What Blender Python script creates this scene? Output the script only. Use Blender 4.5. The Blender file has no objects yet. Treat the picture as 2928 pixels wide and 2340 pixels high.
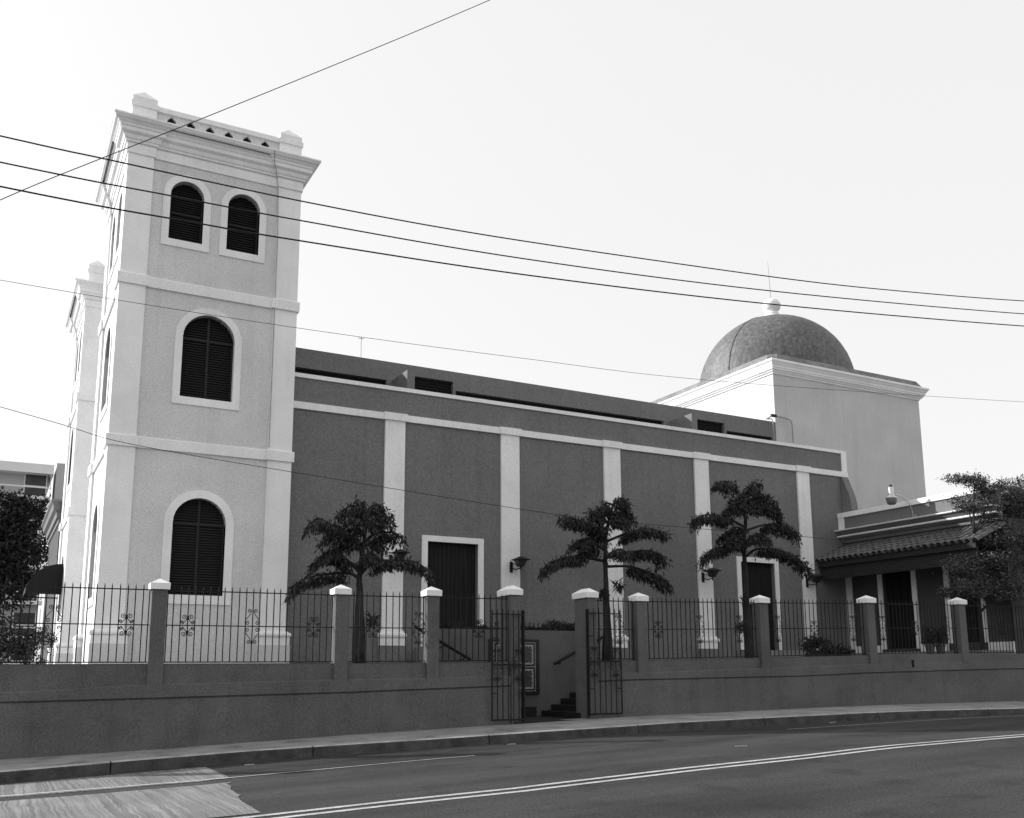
import bpy, bmesh, math, random
from mathutils import Vector, Matrix
from mathutils.geometry import tessellate_polygon
random.seed(7)
SC = bpy.context.scene
COL = SC.collection
R = math.radians

# ------------------------------------------------------------------ camera
yaw, pitch, roll = 0.49497, 0.174967, -0.0043
cyw, syw, cp, sp = math.cos(yaw), math.sin(yaw), math.cos(pitch), math.sin(pitch)
fw = Vector((syw*cp, cyw*cp, sp)); rt = Vector((cyw, -syw, 0)); up = rt.cross(fw)
rt, up = math.cos(roll)*rt + math.sin(roll)*up, -math.sin(roll)*rt + math.cos(roll)*up
cd = bpy.data.cameras.new('camera'); cam = bpy.data.objects.new('camera', cd); COL.objects.link(cam)
M = Matrix.Identity(4)
for i in range(3):
    M[i][0] = rt[i]; M[i][1] = up[i]; M[i][2] = -fw[i]
M[2][3] = 1.6
cam.matrix_world = M
cd.sensor_width = 36; cd.lens = 2765.6/2928*36; cd.shift_y = 265/2928
cd.clip_start = 0.1; cd.clip_end = 3000
SC.camera = cam

# ------------------------------------------------------------------ world, sun, exposure
SUN_AZ = R(49)      # from +Y toward -X
SUN_EL = R(25)
w = bpy.data.worlds.new('World'); SC.world = w; w.use_nodes = True
nt = w.node_tree; nt.nodes.clear()
out = nt.nodes.new('ShaderNodeOutputWorld'); bg = nt.nodes.new('ShaderNodeBackground')
sky = nt.nodes.new('ShaderNodeTexSky'); sky.sky_type = 'NISHITA'; sky.sun_disc = False
sky.sun_elevation = SUN_EL; sky.sun_rotation = -SUN_AZ
sky.air_density = 1.0; sky.dust_density = 4.0; sky.ozone_density = 1.0
bw = nt.nodes.new('ShaderNodeRGBToBW')
mx = nt.nodes.new('ShaderNodeMix'); mx.data_type = 'FLOAT'; mx.inputs[0].default_value = 0.6; mx.inputs[3].default_value = 9.5
nt.links.new(sky.outputs[0], bw.inputs[0]); nt.links.new(bw.outputs[0], mx.inputs[2])
nt.links.new(mx.outputs[0], bg.inputs[0]); bg.inputs[1].default_value = 0.05
nt.links.new(bg.outputs[0], out.inputs[0])
sd = bpy.data.lights.new('sun', 'SUN'); sd.energy = 2.2; sd.angle = R(0.6); sd.color = (1, 1, 1)
so = bpy.data.objects.new('sun', sd); COL.objects.link(so)
sdir = Vector((-math.sin(SUN_AZ)*math.cos(SUN_EL), math.cos(SUN_AZ)*math.cos(SUN_EL), math.sin(SUN_EL)))
so.rotation_euler = sdir.to_track_quat('Z', 'Y').to_euler(); so.location = (0, 0, 60)
SC.view_settings.view_transform = 'Standard'; SC.view_settings.look = 'None'
SC.view_settings.exposure = 1.5; SC.view_settings.gamma = 1.0; SC.view_settings.use_curve_mapping = False

# ------------------------------------------------------------------ materials
def mat(name, g, rough=0.85, var=0.12, vscale=1.5, bump=0.0, bscale=60, grain=0.0, gscale=90, metal=0.0, stretch=None, spec=0.3, streak=0.0, splash=0.0, flecks=0.0):
    m = bpy.data.materials.new(name); m.use_nodes = True
    n = m.node_tree; b = n.nodes['Principled BSDF']
    b.inputs['Roughness'].default_value = rough; b.inputs['Metallic'].default_value = metal
    b.inputs['Specular IOR Level'].default_value = spec
    tc = n.nodes.new('ShaderNodeTexCoord')
    src = tc.outputs['Object']
    geo = n.nodes.new('ShaderNodeNewGeometry'); src = geo.outputs['Position']
    if stretch:
        mp = n.nodes.new('ShaderNodeMapping'); mp.inputs['Scale'].default_value = stretch
        n.links.new(src, mp.inputs['Vector']); src2 = mp.outputs[0]
    else: src2 = src
    no = n.nodes.new('ShaderNodeTexNoise'); no.inputs['Scale'].default_value = vscale; no.inputs['Detail'].default_value = 6
    n.links.new(src2, no.inputs['Vector'])
    mr = n.nodes.new('ShaderNodeMapRange'); mr.inputs['From Min'].default_value = 0.3; mr.inputs['From Max'].default_value = 0.7
    mr.inputs['To Min'].default_value = g*(1-var); mr.inputs['To Max'].default_value = g*(1+var)
    n.links.new(no.outputs[0], mr.inputs['Value']); val = mr.outputs[0]
    if grain:
        n2 = n.nodes.new('ShaderNodeTexNoise'); n2.inputs['Scale'].default_value = gscale; n2.inputs['Detail'].default_value = 3
        n.links.new(src, n2.inputs['Vector'])
        m2 = n.nodes.new('ShaderNodeMapRange'); m2.inputs['From Min'].default_value = 0.3; m2.inputs['From Max'].default_value = 0.7
        m2.inputs['To Min'].default_value = 1-grain; m2.inputs['To Max'].default_value = 1+grain
        n.links.new(n2.outputs[0], m2.inputs['Value'])
        mm = n.nodes.new('ShaderNodeMath'); mm.operation = 'MULTIPLY'
        n.links.new(val, mm.inputs[0]); n.links.new(m2.outputs[0], mm.inputs[1]); val = mm.outputs[0]
    def mul(v, w_):
        k = n.nodes.new('ShaderNodeMath'); k.operation = 'MULTIPLY'; n.links.new(v, k.inputs[0]); n.links.new(w_, k.inputs[1]); return k.outputs[0]
    def ramp(v, a0, a1, b0, b1):
        k = n.nodes.new('ShaderNodeMapRange'); k.inputs['From Min'].default_value = a0; k.inputs['From Max'].default_value = a1; k.inputs['To Min'].default_value = b0; k.inputs['To Max'].default_value = b1; n.links.new(v, k.inputs['Value']); return k.outputs[0]
    def nz(scale, st, det):
        mp_ = n.nodes.new('ShaderNodeMapping'); mp_.inputs['Scale'].default_value = st; n.links.new(src, mp_.inputs['Vector'])
        k = n.nodes.new('ShaderNodeTexNoise'); k.inputs['Scale'].default_value = scale; k.inputs['Detail'].default_value = det; n.links.new(mp_.outputs[0], k.inputs['Vector']); return k.outputs[0]
    if streak:   # rain streaks and patchy paint
        val = mul(val, ramp(nz(1, (3.5, 3.5, .22), 5), .52, .72, 1, 1-streak))
        val = mul(val, ramp(nz(.55, (1, 1, 1), 3), .45, .62, 1-streak*.45, 1+streak*.35))
    if splash:   # damp blotches
        val = mul(val, ramp(nz(1.3, (1, 1, 1.6), 7), .55, .68, 1, 1-splash))
    if flecks:
        f_ = n.nodes.new('ShaderNodeTexVoronoi'); f_.inputs['Scale'].default_value = 2.6; n.links.new(src, f_.inputs['Vector'])
        val = mul(val, ramp(f_.outputs['Distance'], .02, .05, 1+flecks, 1))
    n.links.new(val, b.inputs['Base Color'])
    if bump:
        nb = n.nodes.new('ShaderNodeTexNoise'); nb.inputs['Scale'].default_value = bscale; nb.inputs['Detail'].default_value = 4
        n.links.new(src, nb.inputs['Vector'])
        bp = n.nodes.new('ShaderNodeBump'); bp.inputs['Strength'].default_value = bump; bp.inputs['Distance'].default_value = 0.02
        n.links.new(nb.outputs[0], bp.inputs['Height']); n.links.new(bp.outputs[0], b.inputs['Normal'])
    return m
MT = dict(
 trim=mat('white_stucco', .82, var=.05, vscale=1.2, bump=.35, bscale=45, streak=.07, grain=.09, gscale=26),
 tower=mat('pale_grey_stucco', .62, var=.05, vscale=.8, bump=.45, bscale=40, streak=.07, grain=.16, gscale=26),
 nave=mat('dark_painted_stucco', .17, var=.05, vscale=.7, bump=.4, bscale=40, streak=.09, grain=.24, gscale=24),
 block=mat('grey_stucco', .52, var=.05, vscale=.6, bump=.4, bscale=36, streak=.07, grain=.14, gscale=20),
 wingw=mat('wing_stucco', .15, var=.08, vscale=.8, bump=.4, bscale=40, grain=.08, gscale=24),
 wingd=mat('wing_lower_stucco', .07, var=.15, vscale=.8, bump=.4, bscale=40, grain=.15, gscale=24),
 wall=mat('fence_wall_stucco', .112, var=.12, vscale=.9, bump=.5, bscale=34, streak=.14, splash=.12, grain=.26, gscale=30),
 wallcap=mat('cap_white_paint', .80, var=.04, vscale=4, bump=.3, bscale=50, grain=.05, gscale=40),
 dark=mat('dark_louvre_paint', .012, rough=.8, var=.2, vscale=8, spec=.15),
 mull=mat('shutter_rail_paint', .028, rough=.8, var=.15, vscale=8, spec=.15),
 door=mat('dark_wood_door', .012, rough=.7, var=.35, vscale=3, stretch=(6, 6, .5), spec=.2),
 iron=mat('black_iron', .009, rough=.7, var=.2, vscale=10, spec=.3),
 cable=mat('black_cable', .012, rough=.7, var=.1, vscale=5),
 asphalt=mat('asphalt', .038, rough=.9, var=.42, vscale=.45, bump=.7, bscale=70, grain=.5, gscale=34, stretch=(.45, 1.8, 1), spec=.2, splash=.3, flecks=3.0),
 sidewalk=mat('concrete_pavement', .25, rough=.9, var=.22, vscale=1.1, bump=.5, bscale=60, grain=.22, gscale=38, splash=.35),
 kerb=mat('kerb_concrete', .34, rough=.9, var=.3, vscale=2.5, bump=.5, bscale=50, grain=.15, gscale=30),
 kerbface=mat('dirty_shaded_kerb_face', .06, rough=.95, var=.4, vscale=3.5, bump=.6, bscale=50, grain=.2, gscale=30),  # dirt plus the shade of the upright face, both in the colour
 gutter=mat('dirty_gutter', .03, rough=.9, var=.35, vscale=3, bump=.5, bscale=40, grain=.2, gscale=30),
 paint=mat('road_paint', .36, rough=.8, var=.22, vscale=6, grain=.25, gscale=30),
 paintold=mat('worn_road_paint', .30, rough=.8, var=.4, vscale=9, grain=.2, gscale=30),
 court=mat('courtyard_paving', .22, rough=.9, var=.15, vscale=.8, bump=.3),
 land=mat('bare_land', .15, rough=.95, var=.2, vscale=.05),
 dome=mat('dome_membrane', .10, rough=.62, var=.35, vscale=2.4, bump=1.0, bscale=3.2, grain=.35, gscale=6, stretch=(3, 3, .7), spec=.5, streak=.2),
 skirt=mat('skirt_membrane', .17, rough=.7, var=.3, vscale=1.5, bump=.8, bscale=4, grain=.25, gscale=8),
 paper=mat('scrap_paper', .22, var=.2, vscale=20),
 roof=mat('roof_membrane', .3, rough=.9, var=.15, vscale=1),
 tile=mat('clay_roof_tile', .11, rough=.8, var=.3, vscale=4, bump=.3, bscale=30, grain=.15, gscale=20),
 timber=mat('dark_timber', .02, rough=.8, var=.3, vscale=5, stretch=(1, 1, 4)),
 bark=mat('bark', .028, rough=.95, var=.35, vscale=9, bump=.9, bscale=26, stretch=(1, 1, .3)),
 leaf=mat('leaf_dark', .015, rough=.55, var=.5, vscale=5, spec=.35),
 leaf2=mat('leaf_small', .055, rough=.5, var=.5, vscale=6, spec=.4),
 leaf3=mat('leaf_far', .022, rough=.7, var=.5, vscale=1.2),
 soil=mat('soil', .03, rough=1, var=.3, vscale=8),
 step=mat('dark_step_tile', .014, rough=.6, var=.3, vscale=6, grain=.2, gscale=10),
 glass=mat('lantern_glass', .035, rough=.2, var=.1, vscale=5, spec=.5),
 zinc=mat('zinc', .55, rough=.35, var=.1, vscale=8, metal=.9, spec=.5),
 globe=mat('lamp_glass', .16, rough=.15, var=.1, vscale=8, spec=.6),
 pot=mat('clay_pot', .09, rough=.8, var=.2, vscale=6),
 hotelw=mat('hotel_concrete', .42, rough=.9, var=.1, vscale=.3),
 hotelb=mat('hotel_white_bands', .72, rough=.9, var=.08, vscale=.3),
 hoteld=mat('hotel_window_glass', .05, rough=.3, var=.2, vscale=1),
 annex=mat('annex_shaded_wall', .055, var=.08, vscale=.7, bump=.3),  # tree shade on the annex is put into this dark wall colour
 awning=mat('dark_canvas', .006, rough=.8, var=.2, vscale=2),
 tilep=mat('glazed_tile_border', .018, rough=.35, var=.2, vscale=10, spec=.4),
)
# grooved pale concrete slab of the roadway
def grooved():
    m = bpy.data.materials.new('grooved_pale_concrete'); m.use_nodes = True
    n = m.node_tree; b = n.nodes['Principled BSDF']; b.inputs['Roughness'].default_value = .9
    g = n.nodes.new('ShaderNodeNewGeometry')
    nd = n.nodes.new('ShaderNodeTexNoise'); nd.inputs['Scale'].default_value = 1.6; nd.inputs['Detail'].default_value = 2; n.links.new(g.outputs['Position'], nd.inputs[0])
    vm = n.nodes.new('ShaderNodeVectorMath'); vm.operation = 'MULTIPLY_ADD'; vm.inputs[1].default_value = (.16, 0, 0)
    n.links.new(nd.outputs['Color'], vm.inputs[0]); n.links.new(g.outputs['Position'], vm.inputs[2])
    def lay(sc, det):
        mp = n.nodes.new('ShaderNodeMapping'); mp.inputs['Rotation'].default_value = (0, 0, R(9)); mp.inputs['Scale'].default_value = sc; mp.vector_type = 'POINT'
        n.links.new(vm.outputs[0], mp.inputs[0]); no = n.nodes.new('ShaderNodeTexNoise'); no.inputs['Scale'].default_value = 1; no.inputs['Detail'].default_value = det
        n.links.new(mp.outputs[0], no.inputs[0]); return no
    fine = lay((24, .22, 1), 2); fine.inputs['Roughness'].default_value = .7
    broad = lay((1.3, .8, 1), 5)
    a = n.nodes.new('ShaderNodeMapRange'); a.inputs['From Min'].default_value = .38; a.inputs['From Max'].default_value = .62; a.inputs['To Min'].default_value = .085; a.inputs['To Max'].default_value = .185; n.links.new(fine.outputs[0], a.inputs[0])
    c = n.nodes.new('ShaderNodeMapRange'); c.inputs['From Min'].default_value = .3; c.inputs['From Max'].default_value = .7; c.inputs['To Min'].default_value = .75; c.inputs['To Max'].default_value = 1.2; n.links.new(broad.outputs[0], c.inputs[0])
    mm = n.nodes.new('ShaderNodeMath'); mm.operation = 'MULTIPLY'; n.links.new(a.outputs[0], mm.inputs[0]); n.links.new(c.outputs[0], mm.inputs[1])
    n.links.new(mm.outputs[0], b.inputs['Base Color'])
    bp = n.nodes.new('ShaderNodeBump'); bp.inputs['Strength'].default_value = .7; bp.inputs['Distance'].default_value = .01
    n.links.new(fine.outputs[0], bp.inputs['Height']); n.links.new(bp.outputs[0], b.inputs['Normal'])
    return m
MT['groove'] = grooved()
def azulejo():
    m = bpy.data.materials.new('patterned_glazed_tile'); m.use_nodes = True
    n = m.node_tree; b = n.nodes['Principled BSDF']; b.inputs['Roughness'].default_value = .35
    g = n.nodes.new('ShaderNodeNewGeometry'); v = n.nodes.new('ShaderNodeTexVoronoi'); v.feature = 'DISTANCE_TO_EDGE'; v.inputs['Scale'].default_value = 16
    n.links.new(g.outputs['Position'], v.inputs[0])
    a = n.nodes.new('ShaderNodeMapRange'); a.inputs['From Max'].default_value = .25; a.inputs['To Min'].default_value = .075; a.inputs['To Max'].default_value = .018
    n.links.new(v.outputs[0], a.inputs[0]); n.links.new(a.outputs[0], b.inputs['Base Color'])
    return m
MT['azulejo'] = azulejo()
def tilewhite():
    return mat('glazed_white_line', .38, rough=.5, var=.5, vscale=40)
MT['tilew'] = tilewhite()

# ------------------------------------------------------------------ mesh helpers
class MB:
    def __init__(s): s.v = []; s.f = []
    def add(s, vs, fs):
        o = len(s.v); s.v += [tuple(v) for v in vs]; s.f += [tuple(i+o for i in f) for f in fs]; return s
    def box(s, x0, x1, y0, y1, z0, z1):
        return s.add([(x0,y0,z0),(x1,y0,z0),(x1,y1,z0),(x0,y1,z0),(x0,y0,z1),(x1,y0,z1),(x1,y1,z1),(x0,y1,z1)],
          [(0,3,2,1),(4,5,6,7),(0,1,5,4),(1,2,6,5),(2,3,7,6),(3,0,4,7)])
    def frustum(s, x0, x1, y0, y1, z0, X0, X1, Y0, Y1, z1):
        return s.add([(x0,y0,z0),(x1,y0,z0),(x1,y1,z0),(x0,y1,z0),(X0,Y0,z1),(X1,Y0,z1),(X1,Y1,z1),(X0,Y1,z1)],
          [(0,3,2,1),(4,5,6,7),(0,1,5,4),(1,2,6,5),(2,3,7,6),(3,0,4,7)])
    def pyramid(s, x0, x1, y0, y1, z0, z1):
        cx, cy = (x0+x1)/2, (y0+y1)/2
        return s.add([(x0,y0,z0),(x1,y0,z0),(x1,y1,z0),(x0,y1,z0),(cx,cy,z1)], [(0,3,2,1),(0,1,4),(1,2,4),(2,3,4),(3,0,4)])
    def tube(s, pts, r, n=6, caps=True):
        pts = [Vector(p) for p in pts]; rs = r if isinstance(r, (list, tuple)) else [r]*len(pts)
        vs = []; ref = None
        for i, p in enumerate(pts):
            t = (pts[min(i+1, len(pts)-1)]-pts[max(i-1, 0)])
            if t.length < 1e-9: t = Vector((0, 0, 1))
            t.normalize()
            if ref is None:
                ref = Vector((0, 0, 1)) if abs(t.z) < .9 else Vector((1, 0, 0))
            a = t.cross(ref); 
            if a.length < 1e-4: a = t.orthogonal()
            a.normalize(); b = a.cross(t).normalized(); ref = b
            for k in range(n):
                an = 2*math.pi*k/n; vs.append(p+(a*math.cos(an)+b*math.sin(an))*rs[i])
        fs = []
        for i in range(len(pts)-1):
            for k in range(n):
                fs.append((i*n+k, i*n+(k+1) % n, (i+1)*n+(k+1) % n, (i+1)*n+k))
        if caps:
            fs.append(tuple(range(n))); fs.append(tuple((len(pts)-1)*n+k for k in reversed(range(n))))
        return s.add(vs, fs)
    def lathe(s, prof, cx=0, cy=0, n=24):
        vs = []; fs = []
        for r, z in prof:
            for k in range(n):
                a = 2*math.pi*k/n; vs.append((cx+r*math.cos(a), cy+r*math.sin(a), z))
        for i in range(len(prof)-1):
            for k in range(n):
                fs.append((i*n+k, i*n+(k+1) % n, (i+1)*n+(k+1) % n, (i+1)*n+k))
        return s.add(vs, fs)
    def poly_extrude(s, poly, axis, a0, a1):
        """poly: 2-D ring; axis 'x': poly=(y,z); 'y': poly=(x,z); 'z': poly=(x,y)"""
        def P(p, a):
            return (a, p[0], p[1]) if axis == 'x' else ((p[0], a, p[1]) if axis == 'y' else (p[0], p[1], a))
        n = len(poly)
        vs = [P(p, a0) for p in poly]+[P(p, a1) for p in poly]
        tr = tessellate_polygon([[Vector((p[0], p[1], 0)) for p in poly]])
        fs = [t for t in tr]+[tuple(i+n for i in reversed(t)) for t in tr]
        fs += [(i, (i+1) % n, n+(i+1) % n, n+i) for i in range(n)]
        return s.add(vs, fs)
    def holed_panel(s, outer, holes, y0, depth):
        """vertical panel in plane y=y0 with holes and reveals going to y0+depth"""
        loops = [outer]+holes
        flat = [p for l in loops for p in l]
        tr = tessellate_polygon([[Vector((p[0], p[1], 0)) for p in l] for l in loops])
        s.add([(p[0], y0, p[1]) for p in flat], [tuple(t) for t in tr])
        for l in holes:
            n = len(l)
            s.add([(p[0], y0, p[1]) for p in l]+[(p[0], y0+depth, p[1]) for p in l], [(i, (i+1) % n, n+(i+1) % n, n+i) for i in range(n)])
        return s
    def sweep(s, path, prof, closed=True):
        """axis-aligned CCW path (outside on the right-hand side), prof list of (offset, z)"""
        n = len(path); vs = []
        for i in range(n):
            p = Vector(path[i]); a = Vector(path[i-1]) if (closed or i > 0) else None; b = Vector(path[(i+1) % n]) if (closed or i < n-1) else None
            ns = []
            if a is not None: d = (p-a).normalized(); ns.append(Vector((d.y, -d.x)))
            if b is not None: d = (b-p).normalized(); ns.append(Vector((d.y, -d.x)))
            off = ns[0]+ns[1] if len(ns) == 2 and abs(ns[0].dot(ns[1])) < .5 else ns[0]
            for o, zz in prof: q = p+off*o; vs.append((q.x, q.y, zz))
        m = len(prof); fs = []
        for i in range(n if closed else n-1):
            j = (i+1) % n
            for k in range(m-1): fs.append((i*m+k, j*m+k, j*m+k+1, i*m+k+1))
        return s.add(vs, fs)
    def build(s, name, m=None, parent=None, smooth=False, kind=None, fix=True):
        me = bpy.data.meshes.new(name); me.from_pydata(s.v, [], s.f)
        if fix and len(s.v) < 20000:
            bm = bmesh.new(); bm.from_mesh(me); bmesh.ops.recalc_face_normals(bm, faces=bm.faces); bm.to_mesh(me); bm.free()
        if m: me.materials.append(MT[m] if isinstance(m, str) else m)
        if smooth:
            me.polygons.foreach_set('use_smooth', [True]*len(me.polygons))
        me.update()
        o = bpy.data.objects.new(name, me); COL.objects.link(o)
        if parent is not None: o.parent = parent
        if kind: o['kind'] = kind
        return o
def thing(name, label, cat, loc=(0, 0, 0), rz=0, group=None):
    o = bpy.data.objects.new(name, None); COL.objects.link(o)
    o.empty_display_size = .3; o.location = loc; o.rotation_euler = (0, 0, rz)
    o['label'] = label; o['category'] = cat
    if group: o['group'] = group
    return o
def tag(o, label, cat, group=None, kind=None):
    o['label'] = label; o['category'] = cat
    if group: o['group'] = group
    if kind: o['kind'] = kind
    return o
def inst(src, parent, loc=None, rz=None):
    c = src.copy(); COL.objects.link(c); c.parent = parent
    if loc is not None: c.location = loc
    if rz is not None: c.rotation_euler = (0, 0, rz)
    for ch in list(src.children): inst(ch, c)
    return c
def copy_thing(root, loc, rz=None, label=None):
    r = root.copy(); COL.objects.link(r); r.location = loc
    if rz is not None: r.rotation_euler = (0, 0, rz)
    if label: r['label'] = label
    def rec(a, b):
        for ch in list(a.children):
            c = ch.copy(); COL.objects.link(c); c.parent = b; rec(ch, c)
    rec(root, r)
    return r
def structure(name, mb, m):
    o = mb.build(name, m); o['kind'] = 'structure'; return o
def interp(x, xs, ys):
    if x <= xs[0]: return ys[0]
    for i in range(1, len(xs)):
        if x <= xs[i]:
            t = (x-xs[i-1])/(xs[i]-xs[i-1]); return ys[i-1]+t*(ys[i]-ys[i-1])
    return ys[-1]

# ------------------------------------------------------------------ ground, road, pavement
WO = Vector((3.4069, 21.9664)); WU = Vector((.99929, -.03778)); WN = Vector((-.03778, -.99929))
WROT = math.atan2(WU.y, WU.x)
def W(s, o, z): p = WO+WU*s+WN*o; return (p.x, p.y, z)
def zs(s): return interp(s, [-30,-8,-2.65,0,1.73,4.1,7.66,11.45,14.3,17.7,20,26,40], [-.6,-.17,-.035,.045,.12,.21,.325,.44,.487,.545,.575,.60,.62])
def zroad(s, o): return zs(s)-.25+.10*max(-.3, min(1, (min(o, 18-o)-2.1)/8))
def zside(s, o): return zs(s)-.02*o
def strip(s0, s1, o_fn, zf, dz=0, ds=.5, no=2):
    mb = MB(); n = max(1, int(round((s1-s0)/ds))); vs = []; fs = []
    for i in range(n+1):
        s = s0+(s1-s0)*i/n; a, b = o_fn(s)
        for k in range(no):
            o = a+(b-a)*k/(no-1); vs.append(W(s, o, zf(s, o)+dz))
    for i in range(n):
        for k in range(no-1): fs.append((i*no+k, i*no+k+1, (i+1)*no+k+1, (i+1)*no+k))
    return mb.add(vs, fs)
structure('ground', MB().add([(-900,-900,-1.3),(1200,-900,-1.3),(1200,1500,-1.3),(-900,1500,-1.3)], [(0,1,2,3)]), 'land')
structure('road', strip(-60, 90, lambda s: (2.0, 17.9), zroad, ds=1, no=24), 'asphalt')
kedge = lambda s: interp(s, [-3,-.3,1.4,5,10,14,18,23], [2.22,1.75,1.75,2.15,2.3,2.25,2.35,2.9])
structure('sidewalk', strip(-60, 90, lambda s: (-.4, kedge(s)-.16), zside, ds=.5, no=6), 'sidewalk')
structure('far_sidewalk', strip(-60, 90, lambda s: (17.8, 40), lambda s, o: zroad(s, 17.8)+.14, ds=2, no=2), 'sidewalk')
# kerb: pieces with open joints, each a part of the pavement
pave = bpy.data.objects['sidewalk']
ks = [-40+3.85*i+.42 for i in range(27)]
for a in ks:
    mb = MB(); n = 8; vs = []; fs = []
    for i in range(n+1):
        s = a+.012+(3.85-.024)*i/n; o = kedge(s); zt = zside(s, o)
        prof = [(o-.16, zt+.006), (o-.035, zt+.004), (o-.008, zt-.012), (o+.0, zt-.04), (o+.03, zroad(s, o)-.05), (o-.16, zroad(s, o)-.05)]
        for q in prof: vs.append(W(s, q[0], q[1]))
    for i in range(n):
        for k in range(6): fs.append((i*6+k, i*6+(k+1) % 6, (i+1)*6+(k+1) % 6, (i+1)*6+k))
    fs += [tuple(range(6)), tuple(n*6+k for k in range(6))]
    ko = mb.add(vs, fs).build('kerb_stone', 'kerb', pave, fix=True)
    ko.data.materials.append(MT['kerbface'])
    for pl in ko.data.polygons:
        if abs(pl.normal.z) < .55: pl.material_index = 1  # steep faces get the tone with shade and dirt painted in
structure('gutter', strip(-60, 90, lambda s: (kedge(s)-.02, kedge(s)+.33), zroad, dz=.004, ds=.5), 'gutter')
structure('lane_edge_line', strip(-60, 5.2, lambda s: (4.64+.06*math.sin(s*.9), 4.64+.06*math.sin(s*.9)+interp(s, [-3, .2, .7, 5], [.14, .13, .07, .05])), zroad, dz=.013, ds=.4), 'paint')
structure('far_edge_line', strip(13.6, 90, lambda s: (interp(s, [13.6, 22, 60], [3.85, 3.5, 3.5]), interp(s, [13.6, 22, 60], [3.92, 3.58, 3.58])), zroad, dz=.006, ds=.5), 'paintold')
cl = lambda s: interp(s, [-60, 1.9, 3.6, 6.7, 9, 10.7, 14.7, 20, 60], [9.8, 9.8, 9.82, 9.52, 9.42, 9.22, 9.0, 8.9, 8.9])
structure('centre_line', strip(-60, 90, lambda s: (cl(s)-.25, cl(s)-.13), zroad, dz=.006, ds=.4), 'paint')
structure('centre_line', strip(-60, 90, lambda s: (cl(s)+.06, cl(s)+.18), zroad, dz=.006, ds=.4), 'paint')
structure('concrete_patch', strip(-14, .62, lambda s: (kedge(s)+.33+.05, 4.78 if s > .3 else 4.86), zroad, dz=.008, ds=.15, no=3), 'groove')
def ragged(s): return (5.45+.03*math.sin(s*3), 9.4)
mbp = strip(-14, .15, ragged, zroad, dz=.008, ds=.3, no=5)
e = [(.15, 5.45), (.50, 5.40), (.46, 5.55), (.40, 5.62), (.38, 6.1), (.30, 6.5), (.27, 7.2), (.30, 7.32), (.22, 7.5), (.1, 8.6), (.12, 9.4), (.15, 9.4)]
mbp.add([W(s, o, zroad(s, o)+.008) for s, o in e], [tuple(range(len(e)))])
structure('concrete_slab', mbp, 'groove')

random.seed(4)
for k, (s_, o_) in enumerate([(1.35, 2.62), (6.9, 2.75), (9.6, 7.1), (16.2, 2.7)]):
    p = MB(); a = random.uniform(-.3, .3); L_, h_ = random.uniform(.08, .2), .02; bx_, by_, bz_ = W(s_, o_, zroad(s_, o_)+.012)
    c, q = math.cos(a), math.sin(a)
    p.add([(-L_*c, -L_*q, 0), (L_*c, L_*q, .004), (L_*c-h_*q, L_*q+h_*c, .02), (-L_*c-h_*q, -L_*q+h_*c, .012)], [(0, 1, 2, 3)])
    p.add([(-L_*c, -L_*q, -.006), (L_*c, L_*q, -.002), (L_*c-h_*q, L_*q+h_*c, .014), (-L_*c-h_*q, -L_*q+h_*c, .006)], [(0, 3, 2, 1)])
    o = p.build('litter_scrap', 'paper', fix=False); o.location = (bx_, by_, bz_)
    tag(o, ('pale paper scrap in the gutter above the grooved concrete patch', 'pale strip of litter in the gutter below the gateway', 'short pale scrap lying on the asphalt right of the gateway', 'small pale litter scrap lying in the gutter beyond the right gate leaf')[k], 'litter', 'litter scraps on the road')

# courtyard behind the fence wall (with the stair pit left open)
def zc(x): return interp(x, [0, 8, 12, 16, 20, 25, 30], [1.79, 1.80, 1.84, 1.87, 1.95, 2.06, 2.12])
mb = MB()
PX0, PX1, PY1 = 9.2, 16.9, 24.0
def cgrid(xs, ylo, yhi):
    for a, b in zip(xs[:-1], xs[1:]):
        y0a = ylo(a); y0b = ylo(b)
        mb.add([(a, y0a, zc(a)), (b, y0b, zc(b)), (b, yhi, zc(b)), (a, yhi, zc(a))], [(0, 1, 2, 3)])
wy = lambda x: 21.9664-.03781*(x-3.4069)+.30
cgrid([-60, 0, 4, 9.2], wy, 75); cgrid([9.2, 12, 14.5, 16.9], lambda x: 24.0, 75); cgrid([16.9, 20, 25, 30, 70], wy, 75)
structure('courtyard_ground', mb, 'court')
# pit floor, landing
mb = MB().box(9.2, 16.9, 22.0, 24.0, .2, .40).box(11.72, 13.98, 21.55, 21.999, .2, .398)
structure('gate_landing', mb, 'step')

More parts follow.
